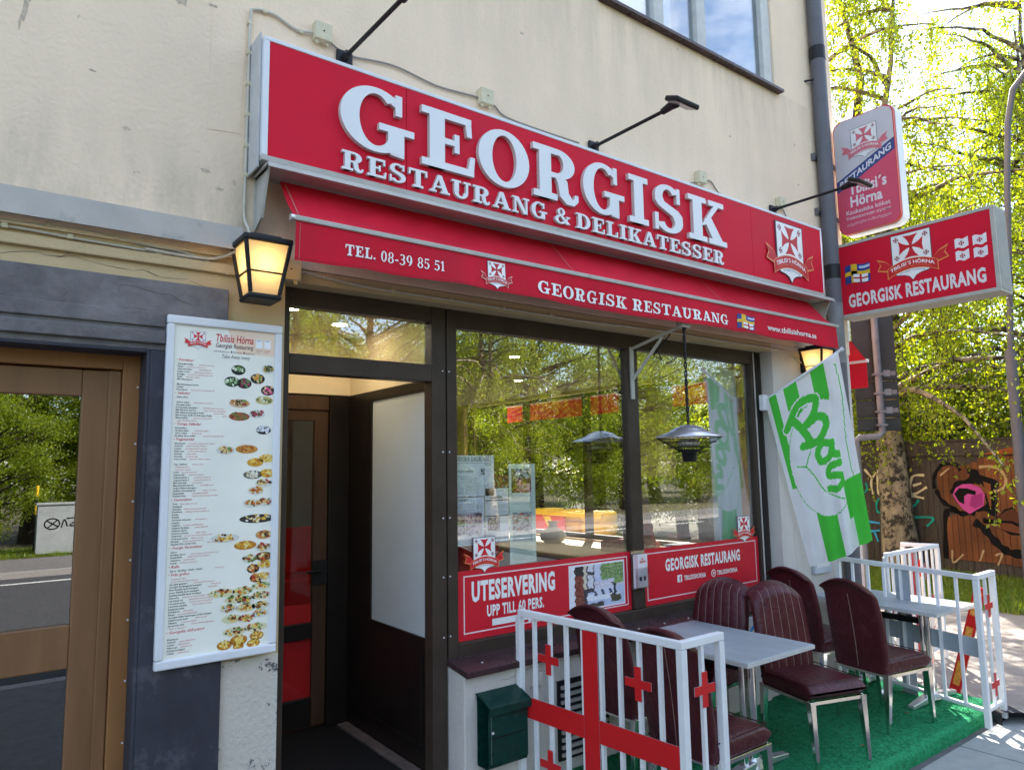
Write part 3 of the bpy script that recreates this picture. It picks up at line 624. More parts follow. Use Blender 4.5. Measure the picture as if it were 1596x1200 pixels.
slab(q, fr, 'DELIKATESSER', (3.172, 4.782, 3.596, 3.702), .001, .022, m_lett, m_letts, gap=.13)
q.build('subtitle_lettering', t)
q = MB(); emblem(q, fr, 5.765, 3.865, .70, rib=s2l('c8202a'), edge=s2l('e89060'), h=.012, thick=True); q.build('coat_of_arms', t)

# ================================================================= awning
t = thing('awning', 'half-folded red fabric awning with white lettering under the fascia sign', 'awning', (3.7, -.4, 3.03))
b = MB()
for x in (1.10, 6.36):
    b.prism([(-.152, 3.22), (-.152, 3.512), (-.37, 3.512), (-.27, 3.27)], frame((x, 0, 0), (0, 1, 0), (0, 0, 1), (1, 0, 0)), 0, .012, m_flow)
b.box(1.09, 6.38, -.40, -.155, 3.512, 3.522, m_flash)
b.add([(1.09, -.395, 3.524), (6.38, -.395, 3.524), (6.38, -.415, 3.490), (1.09, -.415, 3.490), (1.09, -.388, 3.524), (6.38, -.388, 3.524), (6.38, -.408, 3.488), (1.09, -.408, 3.488)], [(0, 3, 2, 1), (4, 5, 6, 7), (3, 7, 6, 2), (0, 4, 7, 3), (1, 2, 6, 5)], m_flow)
b.build('cassette', t)
AX0, AX1 = 1.205, 6.215
def cloth(u, v):
    x = AX0+(AX1-AX0)*u; sag = .012*math.sin(math.pi*v)*math.sin(x*2.1)+.0045*math.sin(math.pi*v)*math.sin(x*7.3+v*3)+.003*math.sin(math.pi*v)*math.sin(x*17+v*9)
    return (x, -.235-.245*v-sag, 3.495-.27*v-.05*math.sin(math.pi*v)*.5)
b = MB(); b.sheet(cloth, 90, 8, m_awn)
b.sheet(lambda u, v: (lambda p: (p[0], p[1]+.004, p[2]+.006))(cloth(1-u, v)), 90, 8, m_awn)
for x in (1.23, 3.05, 4.6, 6.19):
    b.strip([(x, .02), (x, .98)], .004, lambda u, v, h=0: Vector(cloth((u-AX0)/(AX1-AX0), v))+Vector((0, -.002, -.0015)), 0, m_thread)
b.build('canopy_fabric', t)
b = MB(); b.box(1.19, 6.235, -.497, -.470, 3.214, 3.240, m_flow); b.tube([(1.175, -.483, 3.227), (1.195, -.483, 3.227)], .017, m_alu, 12); b.tube([(6.23, -.483, 3.227), (6.25, -.483, 3.227)], .017, m_alu, 12)
b.build('front_bar', t, .004)
def valf(u, v, h=0):            # valance hanging from the bar: u = X, v = Z
    k = (3.214-v)/.19
    return Vector((u, -.486-.012*k*math.sin(u*3.3)-.003*k*math.sin(u*21)-.006*k*math.sin(u*9+1)-h, v-.006*k*math.sin(u*2.3)-.0025*k*math.sin(u*11)))
b = MB(); b.sheet(lambda u, v: valf(AX0+(AX1-AX0)*u, 3.024+.19*v, 0), 160, 4, m_awn)
b.sheet(lambda u, v: valf(AX1-(AX1-AX0)*u, 3.024+.19*v, -.003), 160, 4, m_awn)
b.strip([(AX0+(AX1-AX0)*i/80, 3.034) for i in range(81)], .002, valf, .002, M('red_thread', (.30, .02, .03), .8)); b.strip([(AX0+.02, 3.03), (AX0+.02, 3.21)], .002, valf, .002, m_thread)
va = b.build('valance', t)
b = MB()
slab(b, valf, 'TEL. 08-39 85 51', (1.462, 2.046, 3.082, 3.140), None, .006, PRINT, col=WHITE, gap=.14)
slab(b, valf, 'GEORGISK RESTAURANG', (2.714, 4.608, 3.058, 3.135), None, .006, PRINT, col=WHITE, gap=.12)
text(b, valf, 'www.tbilisishorna.se', (5.14, 5.86, 3.078, 3.125), .006, PRINT, WHITE, .015)
emblem(b, valf, 2.405, 3.118, .215, rib=s2l('b82030'), edge=s2l('f0c0b0'), h=.003)
def twin_flag(mb, fr, x, z, w, h):
    wv = lambda u: .05*math.sin(u*6)
    bl, ye, re_ = s2l('26408c'), s2l('e8b830'), s2l('c01828')
    for i in range(12):
        u0, u1 = i/12, (i+1)/12
        pl = lambda v0, v1, c, k: mb.prism([(x+u0*w, z+(v0+wv(u0))*h), (x+u1*w, z+(v0+wv(u1))*h), (x+u1*w, z+(v1+wv(u1))*h), (x+u0*w, z+(v1+wv(u0))*h)], fr, None, .004+k*.0008, PRINT, c)
        pl(.05, .95, bl, 0); pl(.42, .62, ye, 1)
        if 3 <= i < 6: pl(.05, .95, ye, 1)
        if i >= 4 and i < 11: pl(.08, .46, WHITE if i not in (7,) else re_, 2); pl(.24, .31, re_, 3)
        if i > 6: pl(.74, .86, s2l('c8d0e8'), 2)
twin_flag(b, valf, 4.73, 3.045, .225, .125)
b.build('valance_lettering', va)

# side street awning
t = thing('side_awning', 'short red awning on the side wall behind the drainpipe', 'awning', (7.5, 3.2, 2.9))
b = MB()
b.add([(7.10, .02, 3.50), (7.10, 6.6, 3.50), (7.76, 6.6, 3.10), (7.76, .02, 3.10)], [(3, 2, 1, 0)], m_awn)
b.add([(7.10, .02, 3.49), (7.10, 6.6, 3.49), (7.76, 6.6, 3.09), (7.76, .02, 3.09)], [(0, 1, 2, 3)], m_awn); b.build('canopy_fabric', t)
b = MB(); b.box(7.74, 7.78, .0, 6.62, 3.075, 3.11, m_whal); b.bar((7.1, .30, 3.2), (7.75, .25, 3.06), .04, .05, m_whal); b.build('front_bar', t, .004)
b = MB(); b.box(7.755, 7.760, .02, 6.6, 2.80, 3.075, m_awn); b.build('valance', t)
b = MB(); b.box(7.09, 7.30, -.06, .02, 3.25, 3.55, m_whal); b.build('housing', t, .01)

# ================================================================= projecting signs
SX = 6.985
t = thing('projecting_sign', 'wide red projecting light box with shield crest and four white flags beyond the drainpipe', 'sign', (7.1, -.85, 3.45))
fr = frame((SX, 0, 0), (0, -1, 0), (0, 0, 1), (-1, 0, 0))
b = MB()
b.box(SX, SX+.26, -1.56, -.13, 4.175, 4.205, m_flow); b.box(SX, SX+.26, -1.56, -.13, 3.44, 3.475, m_flow)
b.box(SX, SX+.26, -1.56, -1.525, 3.475, 4.175, m_flow); b.box(SX, SX+.26, -.155, -.13, 3.475, 4.175, m_flow)
for i in range(9): b.box(SX+.03+i*.025, SX+.043+i*.025, -1.566, -1.56, 3.46, 4.19, m_flow)
b.build('light_box', t, .004)
b = MB(); b.box(SX+.006, SX+.25, -1.524, -.156, 3.476, 4.174, m_red); fc = b.build('red_face', t)
b = MB(); fr = frame((SX+.005, 0, 0), (0, -1, 0), (0, 0, 1), (-1, 0, 0))
text(b, fr, 'GEORGISK RESTAURANG', (.225, 1.455, 3.535, 3.675), .001, PRINT, s2l('e8e0e0'), .04, sp=1.1)
emblem(b, fr, .855, 3.925, .60, rib=s2l('cc1a28'), edge=s2l('f09050'))
twin_flag(b, fr, .21, 3.765, .25, .21)
for cx, cy in ((1.285, 3.93), (1.43, 3.925), (1.285, 3.815), (1.43, 3.81)):
    n = 6; top = [(cx-.055+.11*i/n, cy+.045+.008*math.sin(i*1.3)) for i in range(n+1)]; bot = [(x, y-.085) for x, y in top]
    for i in range(n): b.prism([bot[i], bot[i+1], top[i+1], top[i]], fr, None, .001, PRINT, s2l('ece6e8'))
    for p in cross_pattee(cx, cy, .022): b.prism(p, fr, None, .0018, PRINT, DRED)
b.build('printed_artwork', fc)
t = thing('vertical_sign', 'faded white and red vertical projecting sign with rounded corners above the wide red light box', 'sign', (7.05, -.5, 4.3))
def rrect(y0, y1, z0, z1, r, n=6):
    out = []
    for cy, cz, a in ((y1-r, z1-r, 0), (y0+r, z1-r, 90), (y0+r, z0+r, 180), (y1-r, z0+r, 270)):
        out += [(cy+r*math.cos(R(a+90*i/n)), cz+r*math.sin(R(a+90*i/n))) for i in range(n+1)]
    return out
fr = frame((SX+.19, 0, 0), (0, -1, 0), (0, 0, 1), (-1, 0, 0))
b = MB(); b.prism(rrect(.17, .79, 4.29, 5.50, .09), fr, 0, .13, m_whal); b.build('sign_case', t, .006)
b = MB(); b.prism(rrect(.175, .785, 4.295, 5.495, .088), fr, .131, .170, M('orange_red_rim', (.62, .05, .02), .4, .06, 5)); b.build('rim', t, .004)
b = MB(); pk, pw, bl = s2l('d8506c'), s2l('cfc8cc'), s2l('3a4a80')
P_ = rrect(.18, .78, 4.30, 5.49, .085)
b.prism(P_, fr, .171, .1715, PRINT, pk); ln = lambda u: 4.86+.28*(u-.18)/.6
b.prism([(.182, ln(.182)), (.778, ln(.778)), (.778, 5.40), (.76, 5.45), (.70, 5.486), (.26, 5.486), (.20, 5.45), (.182, 5.40)], fr, None, .1722, PRINT, pw)
b.prism([(.182, ln(.182)-.12), (.778, ln(.778)-.12), (.778, ln(.778)), (.182, ln(.182))], fr, None, .1728, PRINT, bl)
sk = lambda u, v: (u, v+.28*(u-.18)/.6)
text(b, fr, 'RESTAURANG', (.215, .745, 4.765, 4.835), .1734, PRINT, s2l('e0dce4'), .03, warp=sk)
text(b, fr, 'Tbilisi´s', (.30, .68, 4.69, 4.81), .1734, PRINT, s2l('ecdce0'), .03)
text(b, fr, 'Hörna', (.31, .63, 4.56, 4.675), .1734, PRINT, s2l('ecdce0'), .03)
text(b, fr, 'Kaukasiska köket', (.26, .70, 4.49, 4.535), .1734, PRINT, s2l('ecd0d6'), .015)
text(b, fr, 'Кавказская кухня', (.26, .70, 4.43, 4.47), .1734, PRINT, s2l('ecd0d6'), .01)
text(b, fr, 'კავკასიური სამზარეულო', (.26, .70, 4.37, 4.405), .1734, PRINT, s2l('ecd0d6'), 0.)
emblem(b, fr, .49, 5.20, .44, rib=s2l('d84860'), edge=s2l('e090a0'), h=.173, fade=(pw, .18))
b.build('printed_face', t)
for z in (5.05, 4.48):
    b = MB(); b.bar((6.60, -.154, z), (7.2, -.154, z), .004, .05, m_pipe); b.box(6.585, 6.60, -.19, -.152, z-.035, z+.035, m_pipe); b.build('bracket', t)

# ================================================================= drainpipe
t = thing('drainpipe', 'thick grey drainpipe running down the corner of the facade', 'pipe', (6.70, -.23, 0)); PX = 6.70
b = MB(); b.tube([(PX, -.23, 0), (PX, -.23, 15.5)], .072, m_pipe, 24); b.build('pipe', t)
for z in (3.86, 6.15, 1.9):
    b = MB(); b.tube([(PX, -.23, z-.07), (PX, -.23, z+.07)], .077, m_dark, 24); b.build('pipe_collar', t)
for z in (5.85, 2.2):
    b = MB(); b.tube([(PX-.14, -.15, z), (PX-.05, -.22, z+.02)], .010, m_dark, 8); b.build('pipe_hook', t)
b = MB(); b.tube([(PX, -.23, 2.95), (PX, -.23, 3.55)], .0735, M('pipe_paint_patch', (.20, .20, .21), .5, .2, 9), 24); b.build('painted_patch', t)

# ================================================================= sign spotlights
def spot(x, z, hx, lab):
    t = thing('sign_spotlight', lab, 'spotlight', (x, -.152, z), 'spotlights over the fascia sign')
    b = MB(); b.box(x-.05, x+.05, -.175, -.152, z-.08, z+.03, m_dark); b.tube([(x, -.17, z-.02), (x, -.215, z-.005)], .022, m_dark, 10); b.build('wall_mount', t, .01)
    b = MB(); b.tube([(x, -.19, z-.012), (x+hx, -.86, z+.0)], .0125, m_dark, 10); b.build('arm', t)
    b = MB(); b.tube([(x+hx, -.80, z+.0), (x+hx, -.88, z+.012), (x+hx, -.93, z+.0)], [.022, .03, .024], m_dark, 10); b.build('swivel_joint', t)
    Tm = Matrix.Translation((x+hx+.02, -.95, z+.0)) @ Matrix.Rotation(R(24), 4, 'X')
    b = MB(); b.box(-.115, .115, -.055, .055, -.012, .022, m_dark, Tm); b.build('lamp_head', t, .01)
    b = MB(); b.box(-.10, .10, -.045, .045, -.014, -.0125, M('lamp_lens', (.5, .5, .48), .2, .05, 5), Tm); b.build('lens', t)
spot(1.585, 4.36, .03, 'black arm spotlight at the left end of the fascia sign, head out of the picture')
spot(3.545, 4.35, .03, 'black arm spotlight reaching out from above the middle of the fascia sign')
spot(5.835, 4.35, .05, 'rightmost black arm spotlight, its head in front of the faded vertical sign')

# ================================================================= junction boxes and cables
def jbox(x, z, w, lab):
    o = MB(); o.box(x-w/2, x+w/2, -.205, -.152, z-w/2, z+w/2, m_box); o.tube([(x, -.206, z), (x, -.2075, z)], .005, m_dark, 8)
    o.tube([(x-w*.3, -.18, z-w/2), (x-w*.3, -.18, z-w/2-.02)], .010, m_box, 8); o.tube([(x+w*.3, -.18, z-w/2), (x+w*.3, -.18, z-w/2-.02)], .010, m_box, 8)
    tag(o.build('junction_box', None, .008), lab, 'junction box', 'junction boxes on the wall')
jbox(1.445, 4.44, .10, 'ivory junction box left of the first black spotlight')
jbox(2.565, 4.41, .10, 'ivory junction box on the wall between the first and second spotlight')
jbox(4.77, 4.39, .10, 'ivory junction box on the wall between the second and third spotlight')
jbox(5.95, 4.43, .09, 'small ivory junction box beside the rightmost spotlight')
jbox(1.285, 3.05, .11, 'white junction box right of the lit lantern, under the awning end')
def cable(pts, r, lab, clips=(), sm=True, mat=None):
    p = [Vector(q) for q in pts]; out = []
    for i in range(len(p)-1):
        a, b2, c2, d2 = p[max(i-1, 0)], p[i], p[i+1], p[min(i+2, len(p)-1)]
        for k in range(8):
            s = k/8; out.append(.5*((2*b2)+(c2-a)*s+(2*a-5*b2+4*c2-d2)*s*s+(3*b2-a-3*c2+d2)*s**3))
    out.append(p[-1]); t = thing('wall_cable', lab, 'cable', p[0]); o = MB(); o.tube(out, r, mat or m_cable, 8); o.build('cable', t)
    for q in clips:
        o = MB(); o.box(q[0]-.012, q[0]+.012, q[1]-.012, q[1]+.012, q[2]-.011, q[2]+.011, m_box); o.build('cable_clip', t, .003)
yc = -.163
cable([(1.40, yc-.01, 4.43), (1.30, yc, 4.415), (1.18, yc, 4.455), (1.075, yc, 4.445), (1.055, yc, 4.38), (1.052, yc, 4.0), (1.050, yc, 3.5), (1.050, yc, 3.3), (1.055, -.232, 3.20), (1.03, -.23, 3.12), (.93, -.16, 3.06), (.80, yc, 3.045), (.60, yc, 3.05)], .008,
      'beige cable running down the wall left of the fascia sign', [(1.052, -.16, z) for z in (4.36, 4.19, 4.02, 3.85, 3.68, 3.52)]+[(1.13, -.16, 4.455), (1.33, -.16, 4.415)])
cable([(-1.5, -.145, 3.10), (-.3, -.145, 3.085), (.15, -.145, 3.088), (.35, -.145, 3.098), (.6, -.145, 3.075), (.78, -.145, 3.066), (.90, -.145, 3.03), (.955, -.15, 2.985)], .0065,
      'upper beige cable along the wall above the slate portal', [(x, -.145, z) for x, z in ((.02, 3.09), (.22, 3.095), (.48, 3.088))])
cable([(-1.5, -.150, 3.075), (.0, -.150, 3.060), (.3, -.150, 3.052), (.6, -.150, 3.045), (.85, -.150, 3.030), (.98, -.155, 2.985)], .0065,
      'lower beige cable along the wall above the slate portal', [(x, -.150, z) for x, z in ((.06, 3.06), (.3, 3.055), (.66, 3.045))])
cable([(1.34, -.16, 3.06), (1.7, -.158, 3.028), (2.2, -.157, 3.024), (2.9, -.157, 3.020), (3.4, -.157, 3.016), (4.2, -.157, 3.030), (5.0, -.157, 3.022), (5.55, -.157, 3.022), (5.95, -.16, 3.0), (6.2, -.16, 2.9)], .008,
      'pale cable along the lintel under the awning', [(x, -.157, 3.024) for x in (1.9, 2.3, 2.7, 3.1)])
cable([(1.50, yc, 4.41), (1.62, yc, 4.375), (1.9, yc, 4.41), (2.2, yc, 4.38), (2.5, yc, 4.40), (2.64, yc, 4.385), (2.78, yc, 4.33), (3.4, yc, 4.33)], .006, 'thin grey cable looping from the first spotlight to the next junction box', (), True, M('grey_cable', (.28, .25, .22), .6))
cable([(4.6, yc, 4.30), (4.72, yc, 4.345), (4.82, yc, 4.37), (4.92, yc, 4.40), (5.05, yc, 4.31), (5.3, yc, 4.285), (5.8, yc, 4.30), (5.97, yc, 4.40), (6.05, yc, 4.32), (6.12, yc, 4.27), (6.4, yc, 4.23)], .006, 'thin dark cable along the right half of the fascia sign top', (), True, M('grey_cable', (.28, .25, .22), .6))

# ================================================================= wall lanterns
m_lpane = bpy.data.materials.new('frosted_lantern_glass'); m_lpane.use_nodes = True; t_ = m_lpane.node_tree; t_.nodes.clear()
a_ = nd(t_, 'ShaderNodeBsdfTranslucent'); a_.inputs[0].default_value = (.92, .86, .74, 1); c_ = nd(t_, 'ShaderNodeBsdfPrincipled'); c_.inputs['Base Color'].default_value = (.62, .52, .36, 1); c_.inputs['Roughness'].default_value = .3
m1_ = nd(t_, 'ShaderNodeMixShader'); m1_.inputs[0].default_value = .35; o_ = nd(t_, 'ShaderNodeOutputMaterial'); t_.links.new(a_.outputs[0], m1_.inputs[1]); t_.links.new(c_.outputs[0], m1_.inputs[2]); t_.links.new(m1_.outputs[0], o_.inputs[0])
e_bulb = emit('lamp_bulb', (1., .60, .20), 6.5)
def lantern(x, z, y, lab):
    t = thing('wall_lantern', lab, 'lantern', (x, y, z), 'lit wall lanterns')
    wt, wb, zt, zb = .108, .070, z+.122, z-.125
    cy = y-.145
    for sgn_x in (-1, 1):
        for sgn_y in (-1, 1):
            b = MB(); b.bar((x+sgn_x*wb, cy+sgn_y*wb, zb), (x+sgn_x*wt, cy+sgn_y*wt, zt), .018, .018, m_dark, up=(0, 1, 0)); b.build('corner_bar', t, .003)
    b = MB(); b.box(x-wt-.012, x+wt+.012, cy-wt-.012, cy+wt+.012, zt, zt+.03, m_dark); b.box(x-wt*.7, x+wt*.7, cy-wt*.7, cy+wt*.7, zt+.03, zt+.05, m_dark); b.tube([(x, cy, zt+.05), (x, cy, zt+.062)], .02, m_dark, 10); b.build('lantern_cap', t, .008)
    b = MB(); b.box(x-wb-.012, x+wb+.012, cy-wb-.012, cy+wb+.012, zb-.028, zb, m_dark); b.build('lantern_base', t, .012)
    b = MB(); k = .94; w_ = lambda zz: wb+(wt-wb)*(zz-zb)/(zt-zb)
    zs = [zb+(zt-zb)*i/6 for i in range(7)]
    vs = [(x+i*w_(q)*k, cy+j*w_(q)*k, q) for q in zs for i, j in ((-1, -1), (1, -1), (1, 1), (-1, 1))]
    b.add(vs, [(r*4+i, r*4+(i+1) % 4, r*4+4+(i+1) % 4, r*4+4+i) for r in range(6) for i in range(4)], m_lpane); b.build('lantern_glass', t)
    b = MB(); b.lathe([(.001, -.045), (.022, -.035), (.03, -.01), (.026, .015), (.012, .035), (.010, .06), (.001, .061)], e_bulb, (x, cy, zt-.095), 16); b.build('bulb', t)
    zm = zb+(zt-zb)*.42; wm = w_(zm)
    b = MB()
    for i, j, i2, j2 in ((-1, -1, 1, -1), (1, -1, 1, 1), (-1, 1, -1, -1)): b.bar((x+i*wm, cy+j*wm, zm), (x+i2*wm, cy+j2*wm, zm), .008, .008, m_dark)
    b.build('cross_bar', t)
    b = MB(); b.box(x-.05, x+.05, cy+wt-.02, y, z-.07, z+.09, m_dark); b.build('wall_bracket', t)
lantern(1.10, 2.985, -.152, 'lit black lantern on the pier above the menu board')
lantern(6.20, 2.90, -.152, 'lit black lantern behind the green and white flag')

# ================================================================= menu board
t = thing('menu_board', 'tall framed take away menu board with food pictures beside the doorway', 'menu board', (.975, -.16, 1.12))
X0, X1, Z0, Z1 = .702, 1.248, 1.122, 2.742
b = MB()
b.box(X0, X1, -.205, -.172, Z1-.042, Z1, m_whal); b.box(X0, X1, -.205, -.172, Z0, Z0+.042, m_whal); b.box(X0, X0+.036, -.205, -.172, Z0+.042, Z1-.042, m_whal); b.box(X1-.036, X1, -.205, -.172, Z0+.042, Z1-.042, m_whal)
b.box(X0+.01, X1-.01, -.173, -.152, Z0+.01, Z1-.01, m_flash)
b.build('menu_frame', t, .008, 3)
fr = facade(-.190); b = MB(); b.prism([(X0+.03, Z0+.036), (X1-.03, Z0+.036), (X1-.03, Z1-.036), (X0+.03, Z1-.036)], fr, -.01, 0, PRINT, s2l('f4f0e4'))
b.prism([(1.03, 2.58), (X1-.037, 2.58), (X1-.037, 2.70), (.98, 2.70), (1.0, 2.64)], fr, None, .0004, PRINT, s2l('f4d8c0'))
emblem(b, fr, .842, 2.632, .115, rib=s2l('d83038'), edge=s2l('e06868'), h=.0008)
text(b, fr, 'Tbilisis Hörna', (.925, 1.105, 2.633, 2.672), .001, PRINT, s2l('d02838'), .012, .18)
text(b, fr, 'Georgisk Restaurang', (.925, 1.105, 2.598, 2.628), .001, PRINT, s2l('604048'), .01, .18)
text(b, fr, 'www.tbilisishorna.se   ■ tbilisishorna   ■ tbilisishorna', (.915, 1.108, 2.582, 2.592), .001, PRINT, s2l('704850'), 0, 0, 1)
text(b, fr, 'Take Away meny', (.955, 1.09, 2.548, 2.573), .001, PRINT, s2l('6a6a6a'), 0, .25)
for x in (1.117, 1.158): b.prism(rc(x, 2.618, x+.034, 2.662), fr, None, .001, PRINT, s2l('f6f6f8')); text(b, fr, 'MENY', (x+.005, x+.029, 2.652, 2.659), .0016, PRINT, s2l('888888'), 0, 0, 1); text(b, fr, 'Öppettider\n11 - 22', (x, x+.034, 2.592, 2.612), .001, PRINT, s2l('b05058'), 0, 0, 1)
MENU = [('Förrätter', ['Aubergine Rullar', 'Pkhali', 'Charcuti tallrik', 'Svamp i smör', 'Kvargge', 'Phalli', 'Mini Khachapuri', '', 'Mini khachapuri spenat', 'Lobiani', 'Khachapuri']),
 ('Sallader', ['Olivia sallad', '', 'Quinoa sallad', 'Georgisk sallad', 'Kommunalt auberginer', 'Mix Pkhali & charcuti', 'Mix Pkhali & Aubergine Rullar', 'Mix Korvan, Sadho & Aubergine Rullar', 'Mixed tallrik', '']),
 ('Övriga Sallader', ['Kebabsallad', 'Grekisk sallad', 'Gyros sallad', 'Kyckling Gyros sallad']),
 ('Vegetariskt', ['Khachapuri', 'Acharuli', 'Lobiani', 'Phkhovani', 'Khinkali', 'Khachiki', 'Penna dolma', '', 'Veg. Ojakhuri', '', '', 'Lobio', 'Ajapsandali', 'Vegetariskmix 1', 'Vegetariskmix 2', 'Maxi Khachiki', 'Maxi Khachiki Spenat', 'Grillad Halloumiburgare', 'Grillade Grönsaksspett', 'Falafeltallrik', 'Khinkali 35/st']),
 ('Varmrätter', ['Ostri', 'Chakapuli', 'Chanakhi', 'Khashlama', 'Kababi', 'Bhakhli', 'Armenisk dolmades', 'Labango', 'Ojakhuri', 'Ojakhuri Kyckling', 'Ojakhuri Lamm', 'Kotleti po-kievski', 'Chebureki', 'Chebureki Lamm', 'Khinkali', 'Khinkali 35/st, kokta 52/st']),
 ('Övriga Varmrätter', ['Gyros', 'Kyckling Gyros', 'Kebabtallrik', 'Calamares', 'Scampi']), ('Rulle', ['Gyros - Kyckling - Falafel - Kebab']),
 ('Från grillen', ['', '', 'Georgisk gasarkov', 'Georgisk Kycklingspett hemlagad', 'Fläsk Shashlik Spett hemlagad', 'Lamm Shashlik Spett hemlagad', 'Kyckling Shashlik Spett hemlagad', 'Shkmeruli', 'Lula kebab nöt', 'Lula kebab lamm', 'Lammstek shashlik', 'Kaukasisk kebab', 'Kebabspett', 'Ribeye', 'Georgisk Grillad hamburgare 200g hemlagad', 'Grillad Scampi spett', 'Tillbehör', 'Special mix Grill', '']),
 ('Georgiska chili pizzor', ['', 'Khachapuri', 'Acharuli', 'Lobiani', 'Phkhovani', 'Kubdari hemlagad', 'Lobiani'])]
rows = sum(len(i[1])+1.9 for i in MENU); dz = (2.545-1.185)/rows; z = 2.545; rnd = random.Random(3)
words = 'serveras med ris pommes sallad tzatziki ost spenat valnötter granatäpple lök paprika tomat färsk koriander vitlök grillad fyllda pasta jordnötter svamp'.split()
for head, items in MENU:
    z -= dz*1.6; u = .75+.0; text(b, fr, '• '+head, (u, None, z, z+dz*1.15), .001, PRINT, s2l('d04850'), .012, .2, 1, cap=(-.05, .75)); z -= dz*.3
    for it in items:
        z -= dz
        if it: text(b, fr, it, (.755, None, z, z+dz*.62), .001, PRINT, s2l('48403f'), .02, 0, 1, cap=(0, .73))
        e = .755+len(it)*dz*.46+.006; n = int(min(rnd.uniform(12, 34), (1.0-e)/(dz*.34)))
        if n > 4 and rnd.random() < .8:
            s_ = ''
            while len(s_) < n: s_ += rnd.choice(words)+' '
            text(b, fr, s_[:n].strip(), (e, None, z, z+dz*.56), .001, PRINT, s2l('d07878'), .008, .2, 1, cap=(0, .73))
def dish(mb, cx, cz, r, plate, cols, n=26, tall=.72, kw=1.):
    mb.prism(ell(cx, cz, r*kw, r*tall, 16), fr, None, .0008, PRINT, plate)
    for i in range(n):
        a, q = rnd.uniform(0, 360), rnd.random()**.6*.78; k = rnd.uniform(.12, .30)*r
        mb.prism([(cx+q*r*kw*math.cos(R(a))+k*math.cos(R(rnd.uniform(0, 20)+j*51))*rnd.uniform(.6, 1.2), cz+q*r*tall*math.sin(R(a))+.08*r+k*.8*math.sin(R(j*51))) for j in range(7)], fr, None, .0012+i*.00004, PRINT, s2l(rnd.choice(cols)))
GRN = ['4f7a3c', '7da060', 'b8d0a0', '35552c', 'e8ecd8']; MIX = ['c8883c', '7a4a28', 'e0c070', '6f9048', 'b03828', '4a2c1c', 'ead8a0', 'd86a30']; YEL = ['e8b840', 'f0cc60', 'd89a30', 'f4dc90', 'c07828']
dk = s2l('1c1818'); wt_ = s2l('dcdad0')
for (x, z, r, pl, cs) in ((1.035, 2.50, .031, dk, GRN), (1.005, 2.44, .032, dk, GRN), (1.065, 2.435, .032, dk, ['8a3048', 'a84060', '6a8a50', '3c2430']), (1.13, 2.462, .032, dk, ['e89030', 'f0a848', '5c7c34', 'd8d0a0']), (1.18, 2.512, .028, wt_, ['4a4020', 'c8a050', '6a7a30', '302818']), (1.182, 2.405, .031, dk, ['e878a0', 'd83880', 'e8a888', 'f0c0a0'])):
    dish(b, x, z, r*1.12, pl, cs)
for (x, z, kw, pl, cs) in ((1.045, 2.335, 1.5, s2l('d8b090'), MIX+GRN), (1.045, 2.27, 1.5, s2l('9a5a3a'), ['9a4a30', 'b86a40', '6c7c3c', '7a3c28']), (1.165, 2.355, 1.3, s2l('c8b878'), ['d8d0a0', 'a8a860', '6c7434', 'e8e4c8']), (1.13, 2.285, 1.2, wt_, ['7a3040', 'a84050', 'c8c8b0', '585034']), (1.165, 2.205, 1.1, dk, ['d8d8e0', 'c8c8d0', 'e8e8ec', 'b0b0b8']),
    (.985, 2.105, 1.3, wt_, MIX), (1.085, 2.11, 1.6, s2l('c88838'), ['c07028', 'd88c38', 'e0b060', 'a85820']), (1.128, 2.045, 1.2, s2l('d8a030'), YEL), (1.185, 2.065, 1.25, s2l('f0d890'), YEL), (1.118, 1.985, 1.4, s2l('6a6458'), ['e0d8c0', 'c8b890', 'f0e8d8']), (1.188, 1.99, 1.1, s2l('e8b850'), YEL), (1.172, 1.942, 1.2, wt_, MIX), (1.135, 1.905, 1.2, wt_, ['a85028', 'c87838', 'e0c870']),
    (1.115, 1.845, 1.3, wt_, MIX), (1.182, 1.85, 1.3, wt_, MIX), (1.145, 1.77, 2.6, s2l('383430'), ['e8b848', 'c89030', 'f0e0b0', 'e8e8e0']), (.995, 1.685, 2., wt_, MIX+YEL), (1.09, 1.645, 1.6, s2l('c08020'), YEL), (1.178, 1.69, 1.2, s2l('c8905a'), MIX), (1.178, 1.63, 1.2, wt_, MIX), (1.112, 1.58, 1.1, wt_, MIX), (1.182, 1.585, 1.3, s2l('584028'), MIX), (1.13, 1.53, .9, dk, MIX), (1.185, 1.545, 1.2, wt_, YEL), (1.145, 1.485, .9, s2l('783830'), MIX), (1.185, 1.49, .9, wt_, YEL)):
    dish(b, x, z, .033, pl, cs, 28, .64, kw*1.02)
for (x, z, kw) in ((.985, 1.43, 2.), (1.085, 1.43, 1.6), (1.175, 1.445, 1.7), (1.05, 1.395, 1.7), (1.10, 1.385, 1.4), (1.17, 1.40, 1.5), (1.02, 1.355, 1.3), (1.10, 1.35, 1.5), (1.17, 1.352, 1.4), (1.035, 1.305, 1.5), (1.105, 1.30, 1.3), (1.17, 1.315, 1.3), (1.05, 1.245, 1.8), (1.15, 1.252, 1.8)):
    dish(b, x, z, .031, s2l('e0d8b0') if kw > 1.4 else wt_, MIX+YEL[:3]+GRN[:2], 26, .66, kw)
for (x, z, r) in ((1.005, 1.188, .03), (1.07, 1.202, .035), (1.155, 1.212, .029), (1.14, 1.178, .027), (1.07, 1.174, .022)):
    dish(b, x, z, r, s2l('b87820'), YEL, 30, .72, 1.15); dish(b, x, z, r*.25, s2l('8c2818'), ['8c2818', 'a83820'], 3)
b.build('menu_sheet', t)

